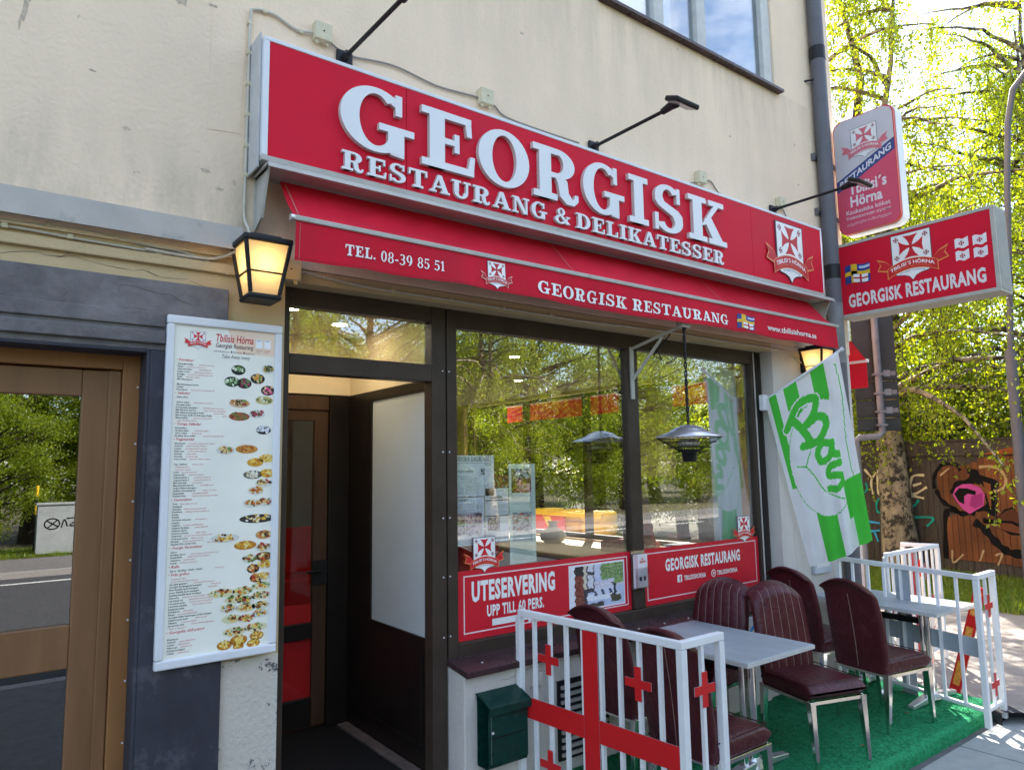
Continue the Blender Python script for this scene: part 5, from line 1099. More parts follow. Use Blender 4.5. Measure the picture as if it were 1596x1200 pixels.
# railings shaped like the cross flag
def railing(lab, A, K, E_, z0, z1, back, bars=9, long=True):
    """A wall end, K corner, E_ end of the short return"""
    t = thing('terrace_railing', lab, 'railing', (K[0], K[1], z0), 'white terrace railings with red crosses')
    A, K, E_ = Vector((*A, 0)), Vector((*K, 0)), Vector((*E_, 0)); Z = lambda p, z: Vector((p.x, p.y, z))
    b = MB(); b.bar(Z(A, z1), Z(K, z1), .038, .038, m_fwhite); dr = (E_-K).normalized(); b.bar(Z(K, z1)-dr*.019+Vector((0, 0, .0015)), Z(E_, z1)+dr*.02+Vector((0, 0, .0015)), .04, .038, m_fwhite); b.build('top_rail', t, .003)
    b = MB(); b.bar(Z(A, z0+.12), Z(K, z0+.12), .028, .028, m_fwhite); b.bar(Z(K, z0+.122), Z(E_, z0+.122), .028, .028, m_fwhite); b.build('bottom_rail', t, .003)
    for p in (A, K, E_):
        b = MB(); b.box(p.x-.02, p.x+.02, p.y-.02, p.y+.02, z0, z1-.02, m_fwhite); b.build('post', t, .003)
    d = K-A; Ln = d.length; d.normalize(); nrm = Vector((0, 0, 1)).cross(d)
    if nrm.x > 0: nrm = -nrm
    for i in range(1, bars):
        p = A+d*Ln*i/bars; b = MB(); b.box(p.x-.0105, p.x+.0105, p.y-.0105, p.y+.0105, z0+.12, z1-.02, m_fwhite); b.build('baluster', t)
    p = (K+E_)/2; b = MB(); b.box(p.x-.0105, p.x+.0105, p.y-.0105, p.y+.0105, z0+.12, z1-.02, m_fwhite); b.build('baluster', t)
    fr = frame(A+nrm*.016, d, (0, 0, 1), nrm); rr = back; side = m_fred
    mz = z0+(z1-z0)*.515; mu = Ln*.5; c = m_fred
    def plate(pts, f, nm, front=True):
        q = MB(); a, b2 = (0, .003)
        q.prism(pts, f, a, b2, m_fred if not back else m_fback, side=m_fback); q.prism(pts, f, None, a-.0004, m_fred); q.build(nm, t)
    if not back:
        for nm, pts in (('vertical_band', rc(mu-.055, z0+.02, mu+.055, z1-.021)), ('left_band', rc(.02, mz-.06, mu-.056, mz+.06)), ('right_band', rc(mu+.056, mz-.06, Ln-.02, mz+.06))):
            q = MB(); q.prism(pts, fr, 0, .003, m_fred, side=m_fback); q.build(nm, t)
        for iu in (.24, .76):
            for iz in (.79, .26):
                u = Ln*(round(iu*bars)/bars); z = z0+(z1-z0)*iz; q = MB(); q.prism([(u-.022, z-.085), (u+.022, z-.085), (u+.022, z-.022), (u+.085, z-.022), (u+.085, z+.022), (u+.022, z+.022), (u+.022, z+.085), (u-.022, z+.085), (u-.022, z+.022), (u-.085, z+.022), (u-.085, z-.022), (u-.022, z-.022)], fr, 0, .003, m_fred, side=m_fback); q.build('small_cross', t)
    else:
        for nm, pts in (('vertical_band', rc(mu-.07, z0+.02, mu+.07, z1-.021)), ('left_band', rc(.02, mz-.07, mu-.071, mz+.07)), ('right_band', rc(mu+.071, mz-.07, Ln-.02, mz+.07))):
            q = MB(); q.prism(pts, fr, -.035, -.032, m_fback, side=m_fback); q.build(nm, t)
    rd = (E_-K).normalized(); rn_ = Vector((rd.y, -rd.x, 0)); rn_ = rn_ if rn_.y < 0 else -rn_
    fr2 = frame(K+rn_*.0135, rd, (0, 0, 1), rn_); u = (E_-K).length/2
    for iz in (.79, .26):
        z = z0+(z1-z0)*iz; q = MB(); q.prism([(u-.022, z-.085), (u+.022, z-.085), (u+.022, z-.022), (u+.08, z-.022), (u+.08, z+.022), (u+.022, z+.022), (u+.022, z+.085), (u-.022, z+.085), (u-.022, z+.022), (u-.08, z+.022), (u-.08, z-.022), (u-.022, z-.022)], fr2, 0, .003, m_fred, side=m_fback); q.build('small_cross', t)
railing('near white terrace railing with a large red cross and small red crosses, beside the mailbox', (2.735, -.228), (2.83, -1.40), (3.125, -1.40), .02, 1.12, False)
railing('far white terrace railing with a grey backed cross plate, behind the far table', (6.44, -.23), (6.09, -1.50), (6.42, -1.49), .04, 1.12, True, 8)
railing('white terrace railing on the side street behind the far one, with red bands', (6.95, -.42), (8.05, -.42), (7.96, -.12), .0, 1.12, False)
t = thing('rubber_foot', 'dark grey rubber fence foot on the pavement beside the far railing', 'fence foot', (6.5, -1.5, 0))
b = MB(); b.prism([(-.09, 0), (.26, 0), (.24, .035), (.10, .095), (-.09, .10)], frame((6.40, -1.56, 0), (.80, -.6, 0), (0, 0, 1), (.6, .8, 0)), 0, .16, M('recycled_rubber', (.045, .045, .055), .8, .3, 30, .3, 120)); b.build('foot_block', t, .01)
t = thing('warning_marker', 'red and orange warning board leaning behind the far railing', 'warning board', (6.9, -1.0, 0))
b = MB(); A, K = Vector((6.92, -.94, .0)), Vector((6.86, -1.24, .93)); b.bar(A, K, .085, .02, m_fred, up=(1, 0, 0)); b.build('board', t)
b = MB(); d = K-A
for i in range(3): b.bar(A+d*(.08+i*.33)+Vector((-.012, 0, 0)), A+d*(.30+i*.33)+Vector((-.012, 0, 0)), .052, .006, M('orange_reflector', (.75, .30, .06), .3, .3, 40), up=(1, 0, 0))
b.build('reflector', t)
t = thing('white_board', 'white painted board with a blue scrawl leaning on the plinth behind the near table', 'board', (5.0, -.26, .1))
b = MB(); b.box(4.72, 5.28, -.245, -.215, .10, .78, m_white); b.build('board_panel', t, .005)
b = MB(); fr = facade(-.2455); b.strip([(5.10+.075*math.cos(a), .63+.075*math.sin(a)) for a in [R(40+i*15) for i in range(19)]], .028, fr, .001, PAINT, s2l('3f86c8')); b.strip(smooth([(5.20, .30), (5.24, .36), (5.29, .33)]), .025, fr, .001, PAINT, s2l('3f86c8')); b.build('blue_scrawl', t)

# ================================================================= inside the restaurant
t = thing('ledge_table', 'long light wooden table along the side windows inside', 'table', (6.2, 3.6, .2))
b = MB(); b.box(5.55, 6.84, 1.0, 7.0, .93, .975, m_wood); b.build('tabletop', t, .01)
for x, y in ((5.7, 1.3), (5.7, 4.0), (5.7, 6.7)): b = MB(); b.box(x-.03, x+.03, y-.03, y+.03, .2, .93, m_black); b.build('leg', t)
def lathe_thing(name, lab, cat, prof, loc, mat, grp=None):
    b = MB(); b.lathe(prof, mat, loc, 28); return tag(b.build(name), lab, cat, grp)
m_porc = M('pale_porcelain', (.60, .62, .60), .2, .12, 6); m_porb = M('blue_white_porcelain', (.52, .62, .70), .18, .2, 3)
lathe_thing('vase', 'pale round vase with a narrow neck on the inside table', 'vase', [(.0, 0), (.10, 0), (.17, .05), (.18, .10), (.13, .17), (.06, .21), (.055, .26), (.08, .29)], (6.35, 3.72, .976), m_porc)
b = MB(); b.sheet(lambda u, v: (5.14+.42*u, .14+.018*math.sin(u*26), .97+1.88*v), 50, 2, m_curt); tag(b.build('curtain'), 'pale sheer curtain at the right end of the right pane', 'curtain')
t = thing('hanging_globe', 'pale blue and white globe lamp hanging inside the right pane', 'lamp', (5.70, .42, 1.4))
b = MB(); b.lathe([(.0, 1.39), (.08, 1.40), (.14, 1.46), (.16, 1.55), (.148, 1.64), (.09, 1.72), (.065, 1.74), (.065, 1.76)], m_porb, (5.66, .42, 0), 32); b.build('globe', t)
b = MB(); b.lathe([(.065, 1.76), (.072, 1.765), (.072, 1.79), (.01, 1.795)], m_whal, (5.66, .42, 0), 24); b.tube([(5.66, .42, 1.79), (5.66, .42, 3.07)], .004, m_whal, 6); b.build('cord', t)
t = thing('paper_star', 'white pointed paper star hanging above the globe lamp', 'ornament', (5.62, .3, 2.2))
b = MB(); fr = frame((5.60, .30, 2.22), (1, 0, 0), (0, 0, 1), (0, -1, 0)); paper = M('white_paper', (.66, .68, .68), .7, .05, 5)
for a0, ln_, w in ((84, .27, .085), (270-6, .26, .09), (190, .13, .07), (20, .12, .06)):
    ca, sa = math.cos(R(a0)), math.sin(R(a0)); tip = (ln_*ca, ln_*sa); l = (-w*sa, w*ca); r_q = (w*sa, -w*ca)
    b.add([fr(*tip, 0), fr(*l, 0), fr(0, 0, .06), fr(*r_q, 0), fr(0, 0, -.06)], [(0, 1, 2), (0, 2, 3), (1, 0, 4), (0, 3, 4), (1, 4, 3, 2)], paper)
b.tube([fr(0, .25), fr(0, .83)], .002, m_whal, 4); b.build('star', t)
def bench(x0, x1, y0, y1, h, lab):
    t = thing('red_bench', lab, 'bench', ((x0+x1)/2, (y0+y1)/2, .2), 'red vinyl benches inside')
    b = MB(); b.box(x0, x1, y0, y1, .2, .65, m_redv); b.build('seat', t, .03, 3); b = MB(); b.box(x0, x1, y1-.12, y1+.02, .652, h, m_redv); b.build('backrest', t, .03, 3)
bench(1.32, 2.3, 2.2, 2.75, 1.08, 'red vinyl bench just behind the inner glass door'); bench(3.0, 4.6, 5.2, 5.8, 1.25, 'red vinyl bench deep inside the left pane'); bench(4.9, 5.5, 3.3, 3.9, 1.2, 'red vinyl bench by the light wooden table')
for x, y, z, lab in ((1.95, 5.17, 1.78, 'small framed picture, upper one on the wall behind the inner door'), (1.95, 5.17, 1.50, 'small framed picture, lower one on the wall behind the inner door')):
    t = thing('framed_picture', lab, 'picture', (x, y, z), 'framed pictures behind the inner door'); b = MB(); b.box(x-.12, x+.12, y, y+.02, z-.12, z+.12, m_black); b.build('picture_frame', t)
    b = MB(); b.box(x-.09, x+.09, y-.003, y-.001, z-.09, z+.09, m_iwall); b.box(x-.06, x+.05, y-.006, y-.004, z-.05, z+.06, m_dwood); b.build('picture', t)
b = MB(); b.box(1.32, 1.66, 5.16, 5.188, .2, 2.3, m_black); b.box(1.36, 1.62, 5.15, 5.158, 1.1, 2.2, m_dwood); tag(b.build('inside_doorway'), 'dark doorway in the wall behind the inner glass door', 'door')
t = thing('door_sticker', 'beer and house name sticker on the inner glass door', 'sticker', (1.70, 1.25, 1.5))
b = MB(); fr = facade(1.252); b.prism([(1.63, 1.64), (1.76, 1.62), (1.74, 1.90), (1.65, 1.92)], fr, 0, .001, PRINT, s2l('303c60')); b.prism([(1.655, 1.68), (1.745, 1.68), (1.735, 1.84), (1.66, 1.84)], fr, None, .0016, PRINT, s2l('b88a3c')); b.prism(rc(1.63, 1.60, 1.77, 1.67), fr, None, .0022, PRINT, s2l('c02030')); b.prism(rc(1.63, 1.50, 1.77, 1.60), fr, None, .0022, PRINT, WHITE)
text(b, fr, 'HÖRNA', (1.65, 1.755, 1.615, 1.655), .0028, PRINT, WHITE, .03); [b.prism(p, fr, None, .0028, PRINT, DRED) for p in cross_pattee(1.70, 1.55, .035)]; b.build('sticker', t)
t = thing('figurine', 'dark haired doll in a red patterned dress on the inside table', 'figurine', (6.3, 1.95, .976))
b = MB(); b.lathe([(0, 0), (.10, 0), (.09, .12), (.05, .26), (.055, .33), (.03, .37)], M('patterned_cloth', (.28, .03, .03), .7, .7, 30), (6.3, 1.95, .976), 16); b.build('dress', t)
b = MB(); b.lathe([(.0, .36), (.035, .38), (.045, .42), (.03, .46), (0, .475)], M('doll_hair', (.02, .015, .012), .5), (6.3, 1.95, .976), 14); b.build('head', t)
t = thing('red_box', 'red patterned box under the doll on the inside table', 'box', (6.3, 2.2, .976)); b = MB(); b.box(6.15, 6.6, 2.05, 2.6, .976, 1.10, M('patterned_cloth', (.28, .03, .03), .7, .7, 30)); b.build('box_body', t, .01)
# ================================================================= vegetation
l_birch = leafmat('birch_leaves', (.16, .235, .017), (.26, .32, .024), (.37, .38, .03), .62)
l_green = leafmat('broad_leaves', (.12, .20, .016), (.20, .27, .022), (.31, .33, .03), .5)
l_hedge = leafmat('hedge_leaves', (.13, .20, .016), (.20, .275, .022), (.30, .33, .035), .55)
l_grass = leafmat('grass_blades', (.10, .18, .018), (.17, .25, .03), (.27, .29, .05), .45)
m_bark = M('birch_bark', (.25, .20, .13), .85, .5, 5, .8, 18, vscale=(1, 1, .6), dirt=.95, dcol=(.022, .018, .014), dscale=7, dlo=.48, dhi=.56)
m_bark2 = M('dark_bark', (.055, .042, .032), .9, .4, 6, .7, 16, vscale=(1, 1, .3))
def leaf_mesh(name, pos, size, mat, rg, up=None, asp=.62):
    n = len(pos); th = rg.uniform(0, 2*np.pi, n); z = rg.uniform(-1, 1, n); s = np.sqrt(1-z*z)
    a = np.stack([s*np.cos(th), s*np.sin(th), z], 1)
    if up is not None: a = a*(1-up)+np.array([0, 0, -1.])*up; a /= np.linalg.norm(a, axis=1)[:, None]
    r_ = rg.normal(size=(n, 3)); b = np.cross(a, r_); b /= np.linalg.norm(b, axis=1)[:, None]+1e-9
    sz = (size*rg.uniform(.6, 1.35, n))[:, None]
    v = np.stack([pos, pos+a*sz*.5+b*sz*asp*.5, pos+a*sz, pos+a*sz*.5-b*sz*asp*.5], 1).reshape(-1, 3)
    me = bpy.data.meshes.new(name); me.vertices.add(4*n); me.loops.add(4*n); me.polygons.add(n)
    me.vertices.foreach_set('co', v.ravel()); me.loops.foreach_set('vertex_index', np.arange(4*n))
    me.polygons.foreach_set('loop_start', np.arange(0, 4*n, 4)); me.materials.append(mat)
    at = me.attributes.new('var', 'FLOAT', 'FACE'); at.data.foreach_set('value', np.clip(rg.normal(.5, .24, n), 0, 1))
    me.update(); me.validate(); return me
def crv(p0, d, L_, drop, lift, n=7, wob=.0, rg=None):
    out = []; w = Vector((0, 0, 0))
    for i in range(n+1):
        s = i/n
        if wob and i: w = w+Vector(rg.normal(size=3))*wob*L_/n
        out.append(p0+d*L_*s+Vector((0, 0, lift*s-drop*s*s))*L_+w)
    return out
def birch(seed, H=13., spread=4.6, nbr=60, rad=.34, stems=3, leaf=.071, dens=1.5, first=.16):
    rg = np.random.default_rng(seed); tm = MB(); lp = []
    fork = H*.22
    main = [Vector((0, 0, -.2)), Vector((.02, .03, fork*.35)), Vector((.10, .02, fork*.7)), Vector((.14, .05, fork))]
    tm.tube(main, [rad*1.35, rad*1.02, rad*.92, rad*.84], m_bark, 14)
    sts = []
    for k in range(stems):
        a = 2*math.pi*k/stems+rg.uniform(-.5, .5); sp = rg.uniform(.06, .16)*(1 if k else .3); p = main[-1]-Vector((0, 0, .25)); pts = [p]
        for i in range(9):
            p = p+Vector((math.cos(a)*sp, math.sin(a)*sp, 1))*(H-fork)/9*(1. if k == 0 else .86)+Vector((*rg.normal(size=2)*.10, 0)); pts.append(p)
        r0 = rad*(.66 if k == 0 else .5); tm.tube(pts, [r0*(1-.95*(i/9))+.012 for i in range(10)], m_bark, 10); sts.append(pts)
    for q in range(nbr):
        pts = sts[q % stems]; t_ = rg.uniform(.0, 1)**.9; f = t_*8.99; i = int(f); p = pts[i].lerp(pts[i+1], f-i); a = rg.uniform(0, 2*math.pi)
        L_ = spread*(1-.62*t_)*rg.uniform(.5, 1.05); d = Vector((math.cos(a), math.sin(a), 0)); br = crv(p, d, L_, rg.uniform(.35, .75), rg.uniform(.35, .75), 8, .10, rg)
        r0 = .018+.016*L_*.9; tm.tube(br, [r0*(1-.9*i2/8)+.004 for i2 in range(9)], m_bark, 5, cap=False)
        for w in range(int(9*dens*(.5+L_/spread))+3):
            s = rg.uniform(.18, 1.); f = s*7.99; i = int(f); b0 = br[i].lerp(br[i+1], f-i); hl = rg.uniform(.4, 2.3)*(1 if b0.z > 3.2 else .45)
            dd = Vector((*(rg.normal(size=2)*.35), -1)).normalized(); tw = crv(b0, dd*.8, hl, .35, .10, 5, .10, rg)
            tm.tube(tw, .0045, m_bark2, 3, cap=False); m = int(hl/.028)
            ss = rg.uniform(0, 4.99, m); ii = ss.astype(int); A = np.array([list(x) for x in tw]); P_ = A[ii]+(A[ii+1]-A[ii])*(ss-ii)[:, None]
            lp.append(P_+rg.normal(size=(m, 3))*.05)
    return tm, leaf_mesh('crown', np.concatenate(lp), leaf, l_birch, rg, .35)
def broad(seed, H=11., spread=4., nl=70, rad=.26, leaf=.10, per=420, mat=None, low=.22, clump=.75, bark=None):
    rg = np.random.default_rng(seed); tm = MB(); lp = []; bk = bark or m_bark2
    tp = [Vector((0, 0, -.2))]; p = tp[0]
    for i in range(8): p = p+Vector((*rg.normal(size=2)*.10, H*.11)); tp.append(p)
    tm.tube(tp, [rad*(1.2-.95*i/8) for i in range(9)], bk, 10)
    for q in range(nl):
        t_ = rg.uniform(low, 1); f = min(t_*8, 7.99); i = int(f); p = tp[i].lerp(tp[i+1], f-i); a = rg.uniform(0, 2*math.pi); env = math.sin(math.pi*min(1, (t_-low)/(1-low)*.86+.14))**.6
        L_ = spread*env*rg.uniform(.35, 1.); d = Vector((math.cos(a), math.sin(a), .0)); br = crv(p, d, L_, .12, rg.uniform(.3, .7), 6, .12, rg)
        r0 = .016+.015*L_; tm.tube(br, [r0*(1-.88*k/6)+.004 for k in range(7)], bk, 5, cap=False)
        for k in (3, 4, 5, 6):
            if rg.random() < .75:
                n = int(per*rg.uniform(.4, 1.2)/2.6); c = np.array(list(br[k]))+rg.normal(size=3)*.2; g = rg.normal(size=(n, 3)); g /= np.linalg.norm(g, axis=1)[:, None]; g *= (rg.random(n)**.45)[:, None]
                lp.append(c+g*np.array([clump, clump, clump*.62])*rg.uniform(.6, 1.15))
    return tm, leaf_mesh('crown', np.concatenate(lp), leaf, mat or l_green, rg)
def plant_tree(name, lab, loc, geo, rot=0, sc=1., grp=None, cat='tree'):
    t = thing(name, lab, cat, (0, 0, 0), grp); tm, cr = geo
    if isinstance(tm, MB): tm = tm.build('trunk', t)
    else: tm = tm.copy(); C.objects.link(tm); tm.parent = t
    c = bpy.data.objects.new('crown', cr); C.objects.link(c); c.parent = t
    t.location = loc; t.rotation_euler.z = R(rot); t.scale = (sc,)*3; return tm
gA = birch(21, 13.5, 4.2, 66, .27, 3, dens=1.15); tA = plant_tree('birch_tree', 'big birch with a pale flaking trunk in front of the graffiti fence', (14.05, 2.72, 0), gA, 40)
gB = birch(33, 12.5, 4.8, 84, .26, 2, dens=1.3); tB = plant_tree('birch_tree', 'birch with long hanging branches beyond the right end of the graffiti fence', (17.2, .9, 0), gB, 10, 1., 'birches behind the fence')
gA2, gB2 = (tA, gA[1]), (tB, gB[1])
gD = broad(5, 10.5, 4.4, 74, .26, .105); tD = plant_tree('leafy_tree', 'leafy tree behind the fence, right of the big birch', (20.5, 5.5, 0), gD, 0, 1., 'leafy trees behind the fence'); gD2 = (tD, gD[1])
gE = broad(8, 8.5, 4.0, 80, .2, .10, 460, l_hedge, .10, .9); tE = plant_tree('leafy_tree', 'low bushy tree behind the fence near its right end', (18.2, -1.8, 0), gE, 0, .8, 'leafy trees behind the fence'); gE2 = (tE, gE[1])
for i, (g, x, y, rot, sc, lab) in enumerate(((gA2, 19.2, 9.5, 120, .95, 'birch seen through the side windows of the restaurant'), (gB2, 22.5, -3.0, 200, 1.1, 'birch farthest to the right behind the fence'), (gE2, 15.9, 6.2, 60, .72, 'bushy tree behind the fence, left of the big birch'), (gE2, 17.2, 3.4, 150, .62, 'low bushy tree right behind the big birch trunk'),
        (gD2, 15.5, 12.5, 70, .85, 'leafy tree across the side street, left in the side windows'), (gE2, 12.8, 15.5, 10, .8, 'bushy tree across the side street behind the yellow tyres'), (gD2, 24, 1.5, 250, 1.1, 'tall leafy tree far behind the fence'), (gE2, 16.6, 10.0, 200, .8, 'bushy tree across the side street, right in the side windows'),
        (gE2, 10.6, 12.2, 100, .6, 'low bush across the side street left of the yellow tyres'), (gE2, 12.0, 11.0, 20, .62, 'low bush across the side street right behind the tyres'), (gE2, 13.6, 9.2, 140, .66, 'low bush across the side street right of the tyres'), (gE2, 10.2, 16, 260, .9, 'bush farthest up the side street'), (gD2, 13.5, 19, 90, 1., 'tall leafy tree farthest up the side street'), (gE2, 14.2, 14., 300, .9, 'bush in the second row across the side street'), (gD2, 18.5, 14., 30, 1.1, 'tall leafy tree in the second row across the side street'), (gE2, 20.0, .6, 320, .75, 'bushy tree between the two hanging birches'))):
    nm = 'birch_tree' if g in (gA2, gB2) else 'leafy_tree'
    plant_tree(nm, lab, (x, y, 0), g, rot, sc, 'trees beyond the side street')
# trees over the road, seen as reflections in the windows
row = [(gD2, -7.5, -20.5, 1.0), (gE2, -3.2, -20, .9), (gD2, 1.5, -22, 1.05), (gE2, 4.6, -19.6, .85), (gA2, 8.2, -19.5, .95), (gD2, 12.0, -21, 1.05), (gB2, 16, -18.8, .95), (gD2, 20.5, -21.5, 1.1), (gE2, 24, -19.5, 1.0), (gD2, 29, -22, 1.15), (gA2, 34, -20, 1.0), (gE2, 10.2, -24, 1.2), (gD2, 39, -19, 1.1), (gE2, 18.4, -25, 1.25), (gE2, 0.2, -19.2, .55)]
for i, (g, x, y, sc) in enumerate(row):
    plant_tree('birch_tree' if g in (gA2, gB2) else 'leafy_tree', 'tree across the road behind the viewer, seen only as a reflection in the windows', (x, y, 0), g, 37*i, sc, 'trees across the road')
def wood(name, arcs, n, seed, hmax, leaf):
    rg = np.random.default_rng(seed); P = []
    for cx, cy, r_, a0, a1, m in arcs:
        for _ in range(m):
            a = rg.uniform(R(a0), R(a1)); rr = r_*rg.uniform(.9, 1.15); h = hmax*rg.uniform(.45, 1.); w = rg.uniform(1.6, 3.2); c = np.array([cx+rr*math.cos(a), cy+rr*math.sin(a), h*.5])
            g = rg.normal(size=(n, 3)); g /= np.linalg.norm(g, axis=1)[:, None]; g *= (rg.random(n)**.4)[:, None]; P.append(c+g*np.array([w, w, h*.55]))
    o = bpy.data.objects.new(name, leaf_mesh(name, np.concatenate(P), leaf, l_green, rg)); C.objects.link(o); return kind(o, 'stuff')
wood('far_wood', ((0, 0, 52, -175, 75, 150),), 420, 12, 12, .55)
for i, (x, y, sc, rot) in enumerate(((-5.5, -24, .75, 0), (-1.2, -21, .62, 50), (3.0, -21.5, .66, 100), (6.6, -22, .7, 150), (9.6, -20.6, .62, 200), (13.6, -22.5, .75, 250), (17.8, -22, .72, 300), (22, -20.5, .7, 20), (26, -23, .8, 70), (31, -21, .75, 120), (36, -22, .8, 170))):
    plant_tree('leafy_bush', 'bush across the road behind the viewer, seen only as a reflection in the windows', (x, y, -.1), gE2, rot, sc, 'bushes across the road', 'bush')
# grass strips
def grass(name, x0, x1, y0, y1, n, seed, h=.11):
    rg = np.random.default_rng(seed); x = rg.uniform(x0, x1, n); y = rg.uniform(y0, y1, n); a = rg.uniform(0, 6.283, n); hh = rg.uniform(.4, 1.2, n)*h; w = .010
    l = rg.normal(size=(n, 2))*h*.35; z = np.zeros(n)
    v = np.stack([np.stack([x-np.cos(a)*w, y-np.sin(a)*w, z], 1), np.stack([x+np.cos(a)*w, y+np.sin(a)*w, z], 1), np.stack([x+l[:, 0], y+l[:, 1], hh], 1)], 1).reshape(-1, 3)
    me = bpy.data.meshes.new(name); me.vertices.add(3*n); me.loops.add(3*n); me.polygons.add(n); me.vertices.foreach_set('co', v.ravel()); me.loops.foreach_set('vertex_index', np.arange(3*n)); me.polygons.foreach_set('loop_start', np.arange(0, 3*n, 3)); me.materials.append(l_grass)
    at = me.attributes.new('var', 'FLOAT', 'FACE'); at.data.foreach_set('value', rg.random(n)); me.update(); o = bpy.data.objects.new(name, me); C.objects.link(o); kind(o, 'stuff'); return o
grass('fence_grass', 10.9, 14.5, -4, 8, 60000, 3, .09); grass('far_grass', -6, 14, -19.5, -17.35, 30000, 4, .14)

# ================================================================= graffiti fence
t = thing('plank_fence', 'tall brown plank fence with an orange face mural and spray tags', 'fence', (14.4, 3.4, 0))
FO, FD = Vector((14.53, 4.33, 0)), Vector((-.1445, -.9895, 0)); FN = Vector((-.9895, .1445, 0))
ff = frame(FO, FD, (0, 0, 1), FN); m_plank = M('fence_plank', (.060, .048, .038), .8, .3, 5, .35, 40, vscale=(3, 3, .3), dirt=.35, dcol=(.11, .10, .08), dscale=3)
b = MB(); rn = random.Random(4); u = -4.
while u < 9.: w = .105; dd = rn.uniform(0, .006); b.prism(rc(u, .02, u+w-.006, 2.08), ff, -.035, -.012+dd, m_plank); u += w
b.prism(rc(-4, .02, 9, 2.05), ff, -.06, -.04, m_plank); b.build('planks', t)
b = MB(); b.prism(rc(-4, 2.08, 9, 2.34), ff, -.06, .03, m_plank); b.prism(rc(-4, 2.34, 9, 2.37), ff, -.10, .06, m_plank); b.build('top_board', t, .008)
pf = lambda u, v, h=0: ff(u, v, .002+h)
SP = dict(body=[(2.27, 1.69), (2.42, 1.9), (2.62, 1.92), (2.79, 1.89), (3.1, 2.02), (3.34, 2.06), (3.61, 2.07), (4.6, 2.07), (4.6, .2), (3.0, .24), (2.4, .23), (2.45, .97), (2.67, 1.06), (2.37, 1.26), (2.28, 1.46)],
 top=[(3.1, 2.085), (3.34, 2.15), (3.61, 2.2), (3.86, 2.2), (4.2, 2.14), (4.4, 2.085)])
def blob(mb, pts, col, h, step=.06):
    xs = [p[0] for p in pts]; mb.prism(pts, pf, None, h, PAINT, s2l(col))
mu = MB(); rn = random.Random(2)
def inside(p, P):
    c = False
    for i in range(len(P)):
        (x1, y1), (x2, y2) = P[i], P[i-1]
        if (y1 > p[1]) != (y2 > p[1]) and p[0] < (x2-x1)*(p[1]-y1)/(y2-y1+1e-12)+x1: c = not c
    return c
u = -4.+.105*59
while u < 4.6:
    tone = rn.uniform(.82, 1.12)
    for k in range(94):
        v = .2+k*.02
        if inside((u+.05, v+.01), SP['body']):
            n_ = .5+.25*math.sin(u*3.1+v*2.3)+.2*math.sin(v*5.2-u*4)+.12*math.sin(u*23+v*2)+rn.uniform(-.05, .05); n_ = (.35+.65*max(0, min(1, n_)))*tone
            a_, b_ = s2l('38241a'), s2l('84502f'); mu.prism(rc(u, v, u+.097, v+.0201), pf, None, .0075, PAINT, tuple(p+(q-p)*n_ for p, q in zip(a_, b_)))
    u += .105
mu.prism(SP['top'], lambda u, v, h=0: ff(u, v, .032+h), None, .001, PAINT, s2l('8a4a22'))
def st(P, w, c, h=.009, f=pf): mu.strip(smooth(P), [w*.85*(1+.25*math.sin(i*1.1)) for i in range(len(smooth(P)))], f, h, PAINT, s2l(c))
K = '0c0a0a'
for P, w in (([(2.24, 1.48), (2.25, 1.69), (2.4, 1.91), (2.65, 1.92), (2.73, 1.81)], .07), ([(2.27, 1.46), (2.37, 1.26), (2.55, 1.14), (2.69, 1.05)], .09), ([(2.35, .24), (2.4, .99), (2.53, 1.11), (2.69, 1.05), (2.86, 1.08)], .10), ([(2.89, .92), (3.05, .81), (3.19, .63), (3.35, .48), (3.52, .43), (3.9, .47)], .15),
    ([(3.04, .96), (3.24, .96), (3.41, 1.11), (3.52, 1.16), (3.6, 1.08), (3.9, 1.13)], .08), ([(3.06, .93), (3.5, .95), (3.56, .91), (3.9, .99)], .06), ([(3.23, .91), (3.44, .79), (3.65, .76), (3.9, .79)], .08), ([(2.85, 1.81), (2.97, 1.79), (3.07, 1.67), (3.29, 1.6), (3.24, 1.41), (3.23, 1.08)], .11), ([(2.58, 1.39), (2.64, 1.54), (2.88, 1.62), (3.0, 1.64), (3.18, 1.62), (3.18, 1.36), (3.14, 1.17), (2.96, 1.16), (2.84, 1.06)], .14)): st(P, w, K)
mu.prism([(2.56, 1.38), (2.62, 1.50), (2.74, 1.57), (2.90, 1.58), (3.05, 1.51), (3.11, 1.38), (3.07, 1.20), (2.95, 1.13), (2.83, 1.05), (2.72, 1.13), (2.62, 1.26)], pf, None, .0094, PAINT, s2l('b8488a')); mu.prism([(2.88, 1.36), (3.07, 1.42), (3.06, 1.22), (2.93, 1.15), (2.84, 1.20)], pf, None, .0097, PAINT, s2l('963070'))
mu.prism([(2.59, 1.40), (2.68, 1.50), (2.82, 1.50), (2.97, 1.45), (2.95, 1.38), (2.83, 1.41), (2.76, 1.36), (2.75, 1.22), (2.66, 1.26)], pf, None, .0100, PAINT, s2l(K))
mu.prism([(2.92, 1.84), (3.05, 1.74), (3.30, 1.66), (3.33, 1.52), (3.27, 1.02), (3.14, 1.06), (3.17, 1.44), (3.05, 1.60), (2.86, 1.66)], pf, None, .0091, PAINT, s2l(K)); mu.prism([(3.10, 1.62), (3.22, 1.58), (3.20, 1.20), (3.17, 1.20)], pf, None, .0101, PAINT, s2l('7a4626'))
